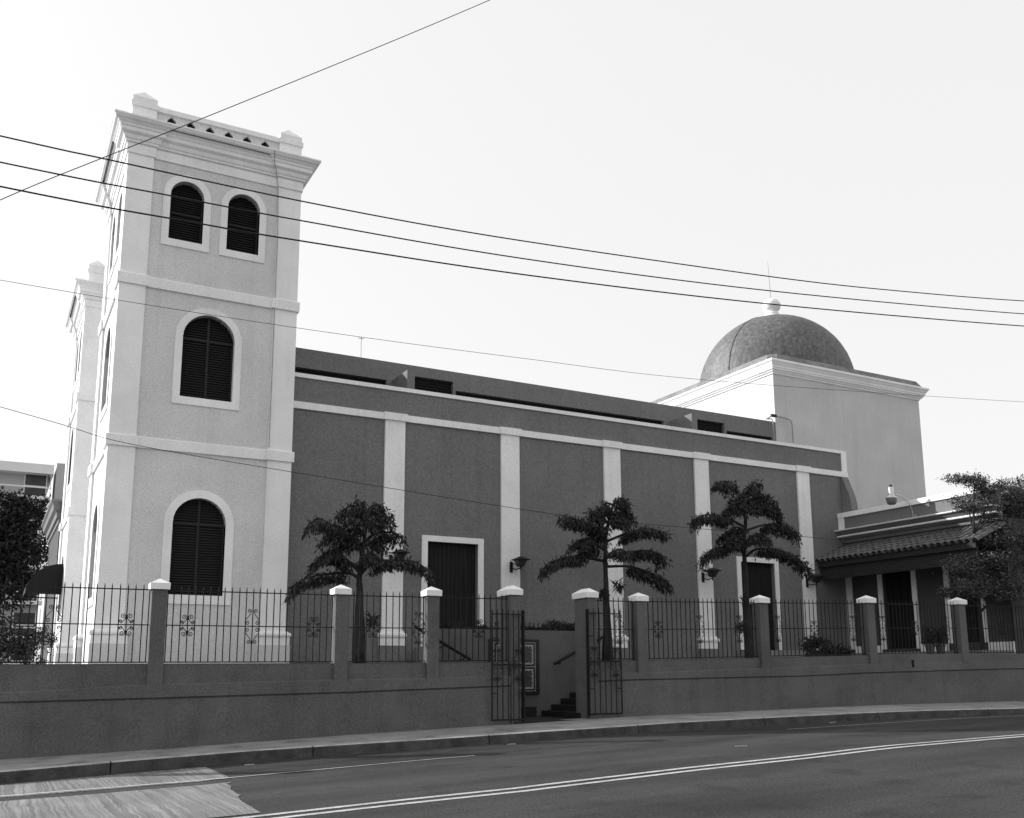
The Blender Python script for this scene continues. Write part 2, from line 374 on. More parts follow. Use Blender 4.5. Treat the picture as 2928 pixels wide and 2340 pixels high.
# ------------------------------------------------------------------ street fence wall
def ztop(s): return interp(s, [-3, 0, 4, 8, 12.4, 16.4, 20.6, 24.7, 30], [1.81, 1.82, 1.832, 1.87, 1.92, 2.0, 2.09, 2.15, 2.18])
def zledge(s): return interp(s, [-6, -2.74, -.38, 3.7, 6, 12.4, 16.3, 20.5, 30], [1.20, 1.237, 1.358, 1.435, 1.46, 1.567, 1.671, 1.798, 1.95])
def zjoint(s): return interp(s, [-6, -2.7, 0, 4, 7.55, 11.5, 17.8, 20.4, 26.8], [1.03, 1.055, 1.093, 1.16, 1.252, 1.386, 1.46, 1.544, 1.651])
def wall_run(s0, s1, flat_from=1e9):
    mb = MB(); n = max(2, int((s1-s0)/.35)); vs = []; fs = []
    for i in range(n+1):
        s = s0+(s1-s0)*i/n
        j, l, t = zjoint(s), zledge(s), ztop(s); r = random.uniform(-.009, .009)
        pr = [(0, zs(s)-.3), (.0, j-.02+r), (-.035, j-.004), (-.035, j+.008), (.022, j+.024), (.022+r, l), (-.065, l+.035), (-.065, t-.012), (-.055, t), (-.33, t), (-.33, .1)]
        if s > flat_from: pr = [(a if b < l-.01 else min(a, .0) if b < l+.02 else (-.005 if a > -.2 else a), b) for a, b in pr]
        for q in pr: vs.append(W(s, q[0], q[1]))
    m = 11
    for i in range(n):
        for k in range(m): fs.append((i*m+k, i*m+(k+1) % m, (i+1)*m+(k+1) % m, (i+1)*m+k))
    fs += [tuple(range(m)), tuple(n*m+k for k in range(m))]
    return mb.add(vs, fs)
tw = thing('street_wall', 'dark stucco retaining wall left of the gateway, with a ledge and iron fencing on top', 'wall', group='street walls')
wall_run(-14, 8.22).build('wall_face', 'wall', tw)
tw = thing('street_wall', 'dark stucco retaining wall right of the gateway, running beside the kerb to the frame edge', 'wall', group='street walls')
wall_run(10.76, 40, 20.9).build('wall_face', 'wall', tw)
mb = MB(); mb.box(-.05, .05, -.012, .02, 0, .24)
d = mb.build('drain_slot', 'dark', tw); d.location = W(22.28, .0, 1.70); d.rotation_euler = (0, 0, WROT)

# piers
PS = [(-4.24, 3.64), (-.18, 3.65), (3.86, 3.663), (6.14, 3.70), (12.19, 3.743), (16.41, 3.81), (20.64, 3.93), (24.71, 3.99), (28.8, 4.05)]
plab = {-4.24: 'white capped pier beyond the left frame edge', 28.8: 'white capped pier beyond the right frame edge', -.18: 'white capped pier in front of the tower lower window', 3.86: 'white capped pier just left of the leftmost courtyard tree trunk', 6.14: 'white capped pier in front of the left edge of the large church door',
        12.19: 'white capped pier just right of the right gate leaf', 16.41: 'white capped pier beside the smaller church door', 20.64: 'white capped pier left of the side wing doorway', 24.71: 'white capped pier beneath the bushy tree at the right edge'}
proto = None
def pier_mesh(wd, dp, front):
    post = MB(); hw = wd/2
    post.box(-hw, hw, -front, dp-front, 0, 1)
    return post
for s, zt in PS:
    t = thing('fence_pier', plab.get(s, 'white capped stucco pier of the street fence'), 'pier', (W(s, 0, zledge(s))), WROT, 'square fence piers on the street wall')
    h = zt-.245-zledge(s)
    MB().box(-.155, .155, -.012, .315, -.004, h).build('pier_post', 'wall', t)
    z0 = h; cap = MB()
    cap.frustum(-.20, .20, -.06, .36, z0, -.205, .205, -.065, .365, z0+.135).pyramid(-.205, .205, -.065, .365, z0+.135, z0+.245)
    cap.build('pier_cap', 'wallcap', t)
for s, lab in ((8.37, 'deep gate pier at the left side of the gateway, white hipped cap'), (10.61, 'deep gate pier at the right side of the gateway, white hipped cap')):
    t = thing('gate_pier', lab, 'pier', W(s, 0, zs(s)-.02), WROT, 'gate piers')
    h = 3.545-zs(s)+.02
    MB().box(-.13, .13, -.03, .66, 0, h).build('pier_post', 'wall', t)
    cap = MB(); cap.frustum(-.18, .18, -.08, .71, h, -.185, .185, -.085, .715, h+.14)
    cap.add([(-.185,-.085,h+.14),(.185,-.085,h+.14),(.185,.715,h+.14),(-.185,.715,h+.14),(0,.10,h+.26),(0,.53,h+.26)], [(0,1,4),(1,2,5,4),(2,3,5),(3,0,4,5)])
    cap.build('pier_cap', 'wallcap', t)

# iron fence panels
def spiral(cx, cz, r, a0, turns, cw=1, n=16, y=0):
    pts = []
    for i in range(n+1):
        t = i/n; a = a0+cw*turns*2*math.pi*t; rr = r*(1-.78*t)
        pts.append((cx+rr*math.cos(a), y, cz+rr*math.sin(a)))
    return pts
def scroll_motif(kind):
    mb = MB(); hh = .27 if kind == 'small' else .43; r = .0085
    rr = .055 if kind == 'small' else .045
    for sx in (-1, 1):
        for sz in (-1, 1):
            top = (sx*.07, sz*(hh-.09)); low = (sx*.115, sz*.07)
            a = spiral(top[0], top[1], rr, math.pi if sx > 0 else 0, 1.35, -sx*sz)
            b = spiral(low[0], low[1], .035 if kind == 'small' else .05, 0 if sx > 0 else math.pi, 1.3, sx*sz)
            mb.tube(a, r, 4, False); mb.tube(b, r, 4, False)
            mb.tube([a[0], (sx*.03, 0, sz*(hh*.45)), (sx*.10, 0, sz*.03), b[0]] if kind == 'small' else [a[0], (sx*.05, 0, sz*(hh-.16)), (sx*.155, 0, sz*.13), b[0]], r, 4, False)
    mb.box(-.022, .022, -.014, .014, .12, .19).box(-.022, .022, -.014, .014, -.19, -.12) if kind == 'small' else mb.box(-.018, .018, -.012, .012, -.4, -.33)
    me = mb
    return me
bar_me = None
motif_me = {}
def fence_panel(s0, s1, label, motifs):
    s_c = (s0+s1)/2
    zb = lambda s: ztop(s)+.035
    t = thing('iron_fence', label, 'fence', W(s0, -.16, ztop(s0)), WROT, 'iron fence panels between the piers')
    global bar_me
    n = int(round((s1-s0)/.1575)); st = (s1-s0)/n
    def L(s, z): return (s-s0, 0, z-ztop(s0))
    H = 1.665
    for i in range(n+1):
        s = s0+st*i
        if i in (0, n): s = s0+.035 if i == 0 else s1-.035
        if bar_me is None:
            mb = MB(); mb.tube([(0, 0, 0), (0, 0, H-.06)], .0128, 6); mb.tube([(0, 0, H-.06), (0, 0, H)], [.0128, .003], 6)
            o = mb.build('bar', 'iron', t); bar_me = o.data
        else:
            o = bpy.data.objects.new('bar', bar_me); COL.objects.link(o); o.parent = t
        x = L(s, zb(s)); o.location = (x[0], 0, x[2]-.0); o.rotation_euler = (random.uniform(-.004, .004), random.uniform(-.006, .006), 0)
    for dz, hh in ((0, .012), (.79, .011), (1.545, .012)):
        mb = MB(); a = L(s0, zb(s0)+dz); b = L(s1, zb(s1)+dz)
        mb.add([(a[0], -.014, a[2]-hh), (a[0], .014, a[2]-hh), (a[0], .014, a[2]+hh), (a[0], -.014, a[2]+hh), (b[0], -.014, b[2]-hh), (b[0], .014, b[2]-hh), (b[0], .014, b[2]+hh), (b[0], -.014, b[2]+hh)],
               [(0,1,2,3),(7,6,5,4),(0,4,5,1),(1,5,6,2),(2,6,7,3),(3,7,4,0)])
        mb.build('rail', 'iron', t)
    for s, k in motifs:
        if k not in motif_me:
            o = scroll_motif(k).build('scroll_ornament', 'iron', t); motif_me[k] = o.data
        else:
            o = bpy.data.objects.new('scroll_ornament', motif_me[k]); COL.objects.link(o); o.parent = t
        s = s0+st*round((s-s0)/st)
        x = L(s, zb(s)+.79); o.location = (x[0], 0, x[2])
fence_panel(-4.08, -.34, 'iron fence panel standing before the left corner of the bell tower', [(-3.6, 'small'), (-2.15, 'tall'), (-.76, 'small')])
fence_panel(-.02, 3.70, 'long iron fence panel below the tower lower window, from first to second pier', [(.43, 'small'), (1.8, 'tall'), (3.2, 'small')])
fence_panel(4.02, 5.98, 'iron fence panel in front of the leftmost courtyard tree trunk', [(4.7, 'small'), (5.85, 'tall')])
fence_panel(6.30, 8.22, 'iron fence panel in front of the large dark church door', [(7.4, 'small')])
fence_panel(10.76, 12.03, 'short iron fence panel immediately right of the gateway', [(11.58, 'tall')])
fence_panel(12.35, 16.25, 'long iron fence panel between the second tree and the smaller church door', [(12.8, 'small'), (14.25, 'tall'), (15.65, 'tall')])
fence_panel(16.57, 20.48, 'long iron fence panel in front of the church end pilaster and dark shrub', [(17.0, 'tall'), (18.5, 'small'), (20, 'tall')])
fence_panel(20.80, 24.55, 'long iron fence panel in front of the side wing doorway', [(21.3, 'tall'), (22.7, 'small'), (24.1, 'tall')])
fence_panel(24.87, 28.64, 'rightmost iron fence panel, in front of the bushy tree trunk', [(25.4, 'tall'), (26.8, 'small')])

# gate leaves, folded open against the wall
def gate_leaf(s0, s1, label, hinge):
    z0 = zs(s0)+.11
    t = thing('gate_leaf', label, 'gate', W(s0, .10, z0), WROT, 'open iron gate leaves')
    wd = s1-s0; n = 6 if wd < .95 else 6
    for i in range(n+1):
        x = wd*i/n; edge = i in (0, n)
        mb = MB(); mb.tube([(x, 0, 0), (x, 0, 2.68), (x, 0, 2.75)], [.02 if edge else .0135, .02 if edge else .0135, .003], 6); mb.build('bar', 'iron', t)
    hx = wd if hinge == 'right' else 0
    MB().box(hx-.03, hx+.03, .03, .09, -.05, 2.72).build('hinge_post', 'iron', t)
    for z, h in ((.02, .02), (.66, .01), (1.36, .02), (2.02, .01), (2.61, .014)):
        if z in (.66, 2.02):
            mb = MB().box(0, wd/n, -.012, .012, z-h, z+h).box(wd-wd/n, wd, -.012, .012, z-h, z+h)
        else: mb = MB().box(0, wd, -.014, .014, z-h, z+h)
        mb.build('rail', 'iron', t)
    for x in (wd/n, wd-wd/n):
        o = bpy.data.objects.new('scroll_ornament', motif_me['tall']); COL.objects.link(o); o.parent = t; o.location = (x, 0, 1.36)
gate_leaf(7.67, 8.56, 'left gate leaf of black iron bars, folded open in front of its pier', 'right')
gate_leaf(10.45, 11.43, 'right gate leaf of black iron bars, folded open against the wall', 'left')

# ------------------------------------------------------------------ inner stair wall, steps, handrails, tile panel
t = thing('planter_wall', 'dark stucco planter wall behind the gateway, carrying the tile panel', 'wall', (0, 0, 0))
MB().box(10.62, 15.85, 24.0, 24.16, .2, 2.78).box(10.62, 10.78, 24.163, 24.9, 1.7, 2.776).box(15.69, 15.85, 24.163, 24.9, 1.7, 2.776).box(10.785, 15.685, 24.74, 24.9, 1.7, 2.776).build('wall_face', 'wall', t)
MB().box(9.1, 10.61, 24.0, 24.16, .2, 1.84).box(15.86, 17.0, 24.0, 24.16, .2, 1.87).box(9.04, 9.195, 21.9, 24.16, .2, 1.80).box(16.905, 17.05, 21.6, 24.16, .2, 1.87).build('pit_wall', 'wall', t)
MB().box(10.79, 15.68, 24.17, 24.73, 2.0, 2.72).build('soil_bed', 'soil', t)
MB().box(12.3, 13.7, 23.985, 23.998, .40, .66).build('tile_skirting', 'step', t)
for side, x0, sg in ((0, 12.25, -1), (1, 13.85, 1)):
    t = thing('stair', ('flight of dark tiled steps rising left inside the gateway', 'flight of dark tiled steps rising right inside the gateway')[side], 'stairs', (x0, 22.7, .40), 0, 'steps inside the gateway')
    for i in range(9):
        a, b = sg*.315*i, sg*2.95
        xa, xb = min(a, b), max(a, b)
        if abs(b-a) < .05: continue
        MB().box(xa, xb, -.62 if side == 0 else -.70, 1.28, .16*i-.001, .16*(i+1)-.004).build('step', 'step', t)
for lab, a, b in (('dark handrail sloping down to the gateway on the left stair', (9.9, 23.72, 2.80), (11.52, 23.72, 1.95)), ('dark handrail rising right on the wall inside the gateway', (14.13, 23.72, 1.84), (15.9, 23.72, 2.66))):
    t = thing('handrail', lab, 'handrail', a, 0, 'handrails inside the gateway')
    A, B = Vector((0, 0, 0)), Vector(b)-Vector(a)
    MB().tube([A, B], .042, 8).build('rail', 'iron', t)
    for f in (.12, .5, .88):
        p = A.lerp(B, f); MB().tube([p, p+Vector((0, 0, -.08)), p+Vector((0, .28, -.1))], .014, 6).build('bracket', 'iron', t)
t = thing('tile_panel', 'framed panel of four patterned glazed tiles on the wall behind the gateway', 'tile panel', (12.99, 23.995, 1.76))
MB().box(-.79, .79, -.05, 0, -.76, .76).build('frame', 'tilep', t)
def ring(x0, x1, z0, z1, wd, y0, y1):
    return MB().box(x0, x1, y0, y1, z1-wd, z1).box(x0, x1, y0, y1, z0, z0+wd).box(x0, x0+wd, y0, y1, z0+wd+.0005, z1-wd-.0005).box(x1-wd, x1, y0, y1, z0+wd+.0005, z1-wd-.0005)
ring(-.66, .66, -.67, .67, .012, -.056, -.049).build('border_line', 'tilew', t)
MB().box(-.645, .645, -.056, -.049, -.008, .008).build('border_line', 'tilew', t)
for cx in (-.335, .335):
    for cz in (-.335, .335):
        o = MB().box(cx-.25, cx+.25, -.058, -.049, cz-.27, cz+.27).build('tile', 'azulejo', t)
        mb = ring(cx-.25, cx+.25, cz-.27, cz+.27, .022, -.064, -.059)
        for i in range(12):
            a = -.22+.44*i/11
            for sz in (-1, 1):
                h = .018+.014*((i*7) % 3); mb.pyramid(cx+a-.02, cx+a+.02, -.064, -.059, cz+sz*.245, cz+sz*(.245-h))
            for sx in (-1, 1):
                h = .018+.014*((i*5) % 3); zc_ = cz+a; mb.box(cx+sx*.228-(h if sx > 0 else 0), cx+sx*.228+(h if sx < 0 else 0), -.064, -.059, zc_-.008, zc_+.008)
        mb.build('tile_border', 'tilew', t)

# ------------------------------------------------------------------ bell towers
def arch_ring(cx, wd, zb, zspring, grow=0, n=14, zdown=None):
    r = wd/2+grow; zb2 = zb-(zdown if zdown is not None else 0)
    pts = [(cx-r, zb2), (cx+r, zb2)]
    for i in range(n+1):
        a = math.pi*i/n; pts.append((cx+r*math.cos(a), zspring+r*math.sin(a)))
    return pts
def arched_window(parent, cx, wd, zb, zsp, sur, y, mullion=True, rev=.2):
    """shutter window in plane y (outside toward -y)"""
    t = MB()
    wn = bpy.data.objects.new('window', None); 
    outer = arch_ring(cx, wd, zb, zsp, sur, zdown=sur+.02); inner = arch_ring(cx, wd, zb, zsp)
    mb = MB(); loops = [outer, inner]; flat = outer+inner
    tr = tessellate_polygon([[Vector((p[0], p[1], 0)) for p in l] for l in loops])
    n = len(outer)
    mb.add([(p[0], y-.035, p[1]) for p in flat], [tuple(x) for x in tr])
    mb.add([(p[0], y-.035, p[1]) for p in outer]+[(p[0], y+.02, p[1]) for p in outer], [(i, (i+1) % n, n+(i+1) % n, n+i) for i in range(n)])
    mb.add([(p[0], y-.035, p[1]) for p in inner]+[(p[0], y+rev+.05, p[1]) for p in inner], [(i, (i+1) % n, n+(i+1) % n, n+i) for i in range(n)])
    # frame piece is the window part itself
    win = mb.build('window', 'trim', parent)
    yb = y+rev; r = wd/2; pitch_ = .075; lv = MB(); z = zb+.02
    halves = [(-1, 0), (0, 1)] if mullion else [(-1, 1)]
    while z < zsp+r-.05:
        hw = r if z < zsp else math.sqrt(max(0, r*r-(z+.04-zsp)**2))
        if hw > .08:
            for a, b in halves:
                x0 = cx+(a*hw if a else .03); x1 = cx+(b*hw if b else -.03)
                lv.add([(x0, yb-.035, z), (x1, yb-.035, z), (x1, yb+.02, z+.05), (x0, yb+.02, z+.05), (x0, yb-.028, z+.012), (x1, yb-.028, z+.012), (x1, yb+.027, z+.062), (x0, yb+.027, z+.062)],
                       [(0,3,2,1),(4,5,6,7),(0,1,5,4),(1,2,6,5),(2,3,7,6),(3,0,4,7)])
        z += pitch_
    lv.build('louvre_slats', 'mull', win, kind='stuff')
    n = len(inner); bk = MB()
    bk.poly_extrude(inner, 'y', yb+.04, yb+.06).build('shutter_back', 'dark', win)
    fr = MB()
    if mullion: fr.box(cx-.035, cx+.035, yb-.05, yb+.01, zb+.001, zsp+r-.01).box(cx-r+.01, cx-.036, yb-.05, yb, zsp-.04, zsp+.04).box(cx+.036, cx+r-.01, yb-.05, yb, zsp-.04, zsp+.04)
    else: fr.box(cx-r+.01, cx+r-.01, yb-.045, yb, zb+(zsp-zb)*.62, zb+(zsp-zb)*.62+.06)
    fr.box(cx-r+.002, cx-r+.05, yb-.045, yb+.02, zb+.001, zsp).box(cx+r-.05, cx+r-.002, yb-.045, yb+.02, zb+.001, zsp).box(cx-r+.051, cx+r-.051, yb-.045, yb+.02, zb+.001, zb+.05)
    fr.build('shutter_frame', 'mull', win)
    return win
HT = 2.555
def make_tower(label, loc):
    t = thing('bell_tower', label, 'tower', loc, 0, 'twin church bell towers')
    G = 1.5
    h = HT; w0 = h-.08; rec = .07
    outline = []
    pw = .72
    for k in range(4):   # CCW starting at front-left corner going +x
        c = [(-h, -h), (-h+pw, -h), (-h+pw, -h+rec), (h-pw, -h+rec), (h-pw, -h)]
        a = k*math.pi/2
        outline += [(round(x*math.cos(a)-y*math.sin(a), 5), round(x*math.sin(a)+y*math.cos(a), 5)) for x, y in c]
    sq = [(-h, -h), (h, -h), (h, h), (-h, h)]
    wins = [(-.83, .96, 14.15, 15.55, .20, False), (.83, .96, 14.15, 15.55, .20, False), (0, 1.48, 9.45, 11.25, .21, True), (0, 1.46, 3.77, 5.80, .23, True)]
    yf = -h+rec
    ww = h-rec
    holes = [arch_ring(c, wd, zb, zsp) for c, wd, zb, zsp, su, mu in wins]
    fm = MB(); fm.holed_panel([(-ww, G), (ww, G), (ww, 16.6), (-ww, 16.6)], holes, yf, .26)
    wall0 = fm.build('wall', 'tower', t)
    winobs = [arched_window(t, c, wd, zb, zsp, su, yf, mu) for c, wd, zb, zsp, su, mu in wins]
    for k in (1, 2, 3):
        o = inst(wall0, t, rz=k*math.pi/2)
        for wo in winobs: inst(wo, t, rz=k*math.pi/2)
    # corner pilasters
    for k in range(4):
        a = k*math.pi/2
        L = [(-h, -h), (-h+pw, -h), (-h+pw, -h+rec-.002), (-h+rec-.002, -h+rec-.002), (-h+rec-.002, -h+pw), (-h, -h+pw)]
        L = [(x*math.cos(a)-y*math.sin(a), x*math.sin(a)+y*math.cos(a)) for x, y in L]
        mb = MB()
        for z0, z1 in ((2.80, 7.82), (8.13, 12.54), (12.85, 16.52)): mb.poly_extrude(L, 'z', z0, z1)
        mb.build('corner_pilaster', 'trim', t)
        # plinth: white base with torus on grey pedestal
        q = lambda e: [(x*math.cos(a)-y*math.sin(a), x*math.sin(a)+y*math.cos(a)) for x, y in ((-h-e, -h-e), (-h+pw+e, -h-e), (-h+pw+e, -h+rec-.002), (-h+rec-.002, -h+rec-.002), (-h+rec-.002, -h+pw+e), (-h-e, -h+pw+e))]
        mb = MB(); Lp = q(0)
        pr = [(.10, 2.41), (.10, 2.63), (.07, 2.635), (.125, 2.65), (.14, 2.70), (.12, 2.755), (.07, 2.77), (.05, 2.80), (.0, 2.80)]
        rings = [q(e_) for e_, z_ in pr]; vs = []; fs = []
        for (e_, z_), rg in zip(pr, rings): vs += [(x, y, z_) for x, y in rg]
        for i in range(len(pr)-1):
            for j in range(6): fs.append((i*6+j, i*6+(j+1) % 6, (i+1)*6+(j+1) % 6, (i+1)*6+j))
        mb.add(vs, fs).build('pilaster_base', 'trim', t)
        MB().poly_extrude(q(.115), 'z', G, 2.41).build('pedestal', 'tower', t)
    for z0, z1 in ((7.82, 8.13), (12.54, 12.85)):
        mb = MB(); mb.sweep(outline, [(0, z0), (.06, z0), (.065, z1-.02), (.05, z1), (-.02, z1)]); mb.build('string_course', 'trim', t)
    mb = MB()
    mb.sweep(outline, [(0, 16.52), (.04, 16.52), (.045, 16.80), (.02, 16.82), (.09, 16.84), (.10, 16.90), (.13, 16.91), (.16, 16.98), (.16, 17.02), (.22, 17.06), (.25, 17.07)])
    mb.sweep(outline, [(.25, 17.07), (.26, 17.09), (.26, 17.19), (.285, 17.20), (.30, 17.24), (.30, 17.27), (.34, 17.30), (.37, 17.34)])
    mb.sweep(sq, [(.36, 17.335), (.42, 17.36), (.46, 17.42), (.475, 17.43), (.475, 17.48), (.0, 17.50), (-.3, 17.50)])
    mb.build('cornice', 'trim', t)
    MB().box(-h+.1, h-.1, -h+.1, h-.1, 17.40, 17.51).build('roof_slab', 'roof', t)
    # parapet
    for k in range(4):
        a = k*math.pi/2
        mb = MB(); y0 = -h+.13
        ap = [-1.40+.56*i for i in range(6)]
        hs = [[(x-.12, 17.60), (x+.12, 17.60), (x+.125, 17.90), (x, 18.02), (x-.125, 17.90)] for x in ap]
        mb.holed_panel([(-h+.6, 17.5), (h-.6, 17.5), (h-.6, 18.06), (-h+.6, 18.06)], hs, y0, .1)
        mb.box(-h+.6, h-.6, y0+.101, y0+.2, 17.5, 18.06)
        o = mb.build('parapet_panel', 'tower', t); o.rotation_euler = (0, 0, a)
        for hq in hs: MB().poly_extrude(hq, 'y', y0+.085, y0+.099).build('vent_hole', 'dark', o)
        mb = MB().box(-h+.74, h-.74, y0-.06, y0+.26, 18.06, 18.21); o = mb.build('coping', 'trim', t); o.rotation_euler = (0, 0, a)
        mb = MB(); x0, y0 = -h+.03, -h+.03; s = .69
        mb.box(x0, x0+s, y0, y0+s, 17.5, 18.05); o = mb.build('corner_post', 'trim', t); o.rotation_euler = (0, 0, a)
        mb = MB(); mb.box(x0-.04, x0+s+.04, y0-.04, y0+s+.04, 18.051, 18.20).box(x0+.0, x0+s-.0, y0, y0+s, 18.201, 18.37).pyramid(x0, x0+s, y0, y0+s, 18.37, 18.74)
        mb.build('post_cap', 'trim', o)
    return t
T1 = make_tower('nearest tall pale bell tower with arched shuttered windows, behind the street fence at left', (5.075, 28+HT, 0))
cb = MB().tube([(1.55, -HT-.48, 17.44), (1.60, -HT-.30, 17.15), (1.68, -HT-.2, 17.0), (1.80, -HT-.08, 16.5), (1.86, -HT-.02, 15), (1.86, -HT-.02, 8.2)], .012, 5)
cb.build('lightning_cable', 'roof', T1)
T2 = copy_thing(T1, (5.075, 41.55+HT, 0), label='farther pale bell tower mostly hidden behind the nearest tower')

# church front between the towers
t = thing('church_facade', 'recessed church front wall between the two bell towers', 'building', (4.6, 33.2, 1.5))
MB().box(0, 3.2, 0, 8.3, 0, 11.9).build('wall', 'tower', t)

# ------------------------------------------------------------------ nave
NV = thing('church_nave', 'long dark grey church nave with white pilasters, bands and roof windows, right of the tower', 'building', (0, 28.4, 0))
yw = .08
d1 = [(12.27, 2.4), (14.08, 2.4), (14.08, 5.78), (12.27, 5.78)]; d2 = [(25.35, 2.4), (27.07, 2.4), (27.07, 5.78), (25.35, 5.78)]
mb = MB().holed_panel([(7.45, 1.5), (31.37, 1.5), (31.37, 10.63), (7.45, 10.63)], [d1, d2], yw, .22)
mb.add([(7.45, yw, 1.5), (7.45, 3.0, 1.5), (7.45, 3.0, 10.63), (7.45, yw, 10.63), (31.37, yw, 1.5), (31.37, 3.0, 1.5), (31.37, 3.0, 10.63), (31.37, yw, 10.63)], [(0, 1, 2, 3), (4, 5, 6, 7)])
mb.build('wall', 'nave', NV)
MB().box(7.5, 31.3, .3, 3.0, 10.1, 10.25).build('aisle_roof', 'roof', NV)
MB().box(7.45, 31.40, .3, .45, 10.2, 10.62).build('parapet_back', 'nave', NV)
pil = [(10.74, 11.42), (14.93, 15.63), (19.11, 19.82), (23.24, 23.92), (28.52, 29.17)]
for a, b in pil:
    p = MB().box(a, b, 0, yw-.002, 2.90, 9.62).build('pilaster', 'trim', NV)
    mb = MB(); y1 = yw-.003
    pr = [(.07, 2.44), (.07, 2.66), (.045, 2.67), (.095, 2.70), (.11, 2.76), (.09, 2.82), (.04, 2.84), (.03, 2.90), (0, 2.90)]
    vs = []; fs = []
    for e_, z_ in pr: vs += [(a-e_, y1, z_), (a-e_, -e_, z_), (b+e_, -e_, z_), (b+e_, y1, z_)]
    for i in range(len(pr)-1):
        for j in range(3): fs.append((i*4+j, i*4+j+1, (i+1)*4+j+1, (i+1)*4+j))
    mb.add(vs, fs).build('pilaster_base', 'trim', NV)
    MB().box(a-.08, b+.08, -.08, y1, 1.5, 2.44).build('pedestal', 'nave', NV)
# string band with a break over every pilaster, coping and end strip
xs = [7.5]
mb = MB(); segs = []; x = 7.5
for a, b in pil:
    mb.box(x, a-.06, yw-.07, yw-.001, 9.63, 9.85); mb.box(a-.0595, b+.0595, -.07, yw-.001, 9.62, 9.86); x = b+.06
mb.box(x, 31.42, yw-.07, yw-.001, 9.63, 9.85); mb.build('string_band', 'trim', NV)
MB().box(7.5, 31.42, yw-.05, .47, 10.635, 10.765).build('coping', 'trim', NV)
MB().box(31.12, 31.41, yw-.05, yw-.001, 9.852, 10.633).build('end_strip', 'trim', NV)
for (x0, x1, nm, two) in ((12.27, 14.08, 'door', True), (25.35, 27.07, 'door', True)):
    dr = MB().box(x0, x1, yw+.19, yw+.25, 2.4, 5.78).build('door', 'door', NV)
    n = 12; wd = (x1-x0)/n
    for i in range(n):
        MB().box(x0+wd*i+.006, x0+wd*(i+1)-.006, yw+.165, yw+.189, 2.42, 5.76).build('plank', 'door', dr)
    MB().box(x0-.20, x0-.001, yw-.05, yw-.001, 2.42, 5.78).box(x1+.001, x1+.20, yw-.05, yw-.001, 2.42, 5.78).box(x0-.20, x1+.20, yw-.05, yw-.001, 5.781, 5.97).build('door_surround', 'trim', dr)
MB().box(11.9, 14.5, -.9, yw-.01, 1.8, 2.38).build('door_step', 'court', NV)
MB().box(25.0, 27.5, -.9, yw-.01, 1.9, 2.38).build('door_step', 'court', NV)
# clerestory
CL = thing('clerestory', 'long flat-roofed dark clerestory with slit windows above the nave parapet', 'building', (0, 31.4, 0))
ws = [[(8.4, 11.2), (11.88, 11.2), (11.88, 11.92), (8.4, 11.92)], [(12.86, 11.2), (14.49, 11.2), (14.49, 12.22), (12.86, 12.22)], [(14.60, 11.2), (24.14, 11.2), (24.14, 11.90), (14.60, 11.90)],
      [(25.80, 11.2), (27.40, 11.2), (27.40, 12.20), (25.80, 12.20)], [(27.52, 11.2), (30.15, 11.2), (30.15, 11.88), (27.52, 11.88)]]
MB().holed_panel([(7.5, 10.0), (30.36, 10.0), (30.36, 12.61), (7.5, 12.61)], ws, 0, .18).build('wall', 'nave', CL)
MB().box(7.5, 30.36, .01, 11.8, 12.50, 12.608).build('roof', 'nave', CL)
MB().box(7.5, 30.30, 11.7, 11.8, 10, 12.5).build('rear_wall', 'nave', CL)
for q in ws:
    wn = MB().box(q[0][0], q[1][0], .17, .20, q[0][1], q[2][1]).build('slit_window', 'dark', CL)
    mb = MB(); z = q[0][1]+.06
    while z < q[2][1]-.05:
        mb.box(q[0][0]+.02, q[1][0]-.02, .12, .165, z, z+.015); z += .1
    mb.build('louvre_slats', 'mull', wn, kind='stuff')
for x in (12.08, 24.44):
    MB().box(x, x+.28, -1.46, -.002, 10.2, 11.92).build('buttress_fin', 'nave', CL)
# scroll buttress at the end of the nave
prof = [(0, 9.62)]
prof = [(.078, 7.47), (.078, 9.62), (-.02, 9.62), (-.10, 9.45), (-.19, 9.2), (-.30, 8.95), (-.38, 8.7), (-.44, 8.4), (-.47, 8.1), (-.49, 7.6), (-.49, 7.47)]
MB().poly_extrude(prof, 'x', 31.012, 31.36).build('scroll_buttress', 'nave', NV)

# ------------------------------------------------------------------ domed block
CX, CY, HB = 35.19, 36.21, 4.815
DB = thing('domed_chapel', 'square pale grey block with white cornice carrying a dark round dome', 'building', (CX, CY, 0))
MB().box(-HB, HB, -HB, HB, 1.5, 14.95).build('wall', 'block', DB)
sq = [(-HB, -HB), (HB, -HB), (HB, HB), (-HB, HB)]
MB().sweep(sq, [(0, 14.86), (.05, 14.87), (.06, 14.93), (.11, 14.95), (.14, 15.0), (.20, 15.04), (.20, 15.10), (.23, 15.11), (.25, 15.2), (.29, 15.25), (.33, 15.32), (.38, 15.36), (.38, 15.44), (.34, 15.47), (-.2, 15.5)]).build('cornice', 'trim', DB)
mb = MB(); N = 40; vs = []; fs = []
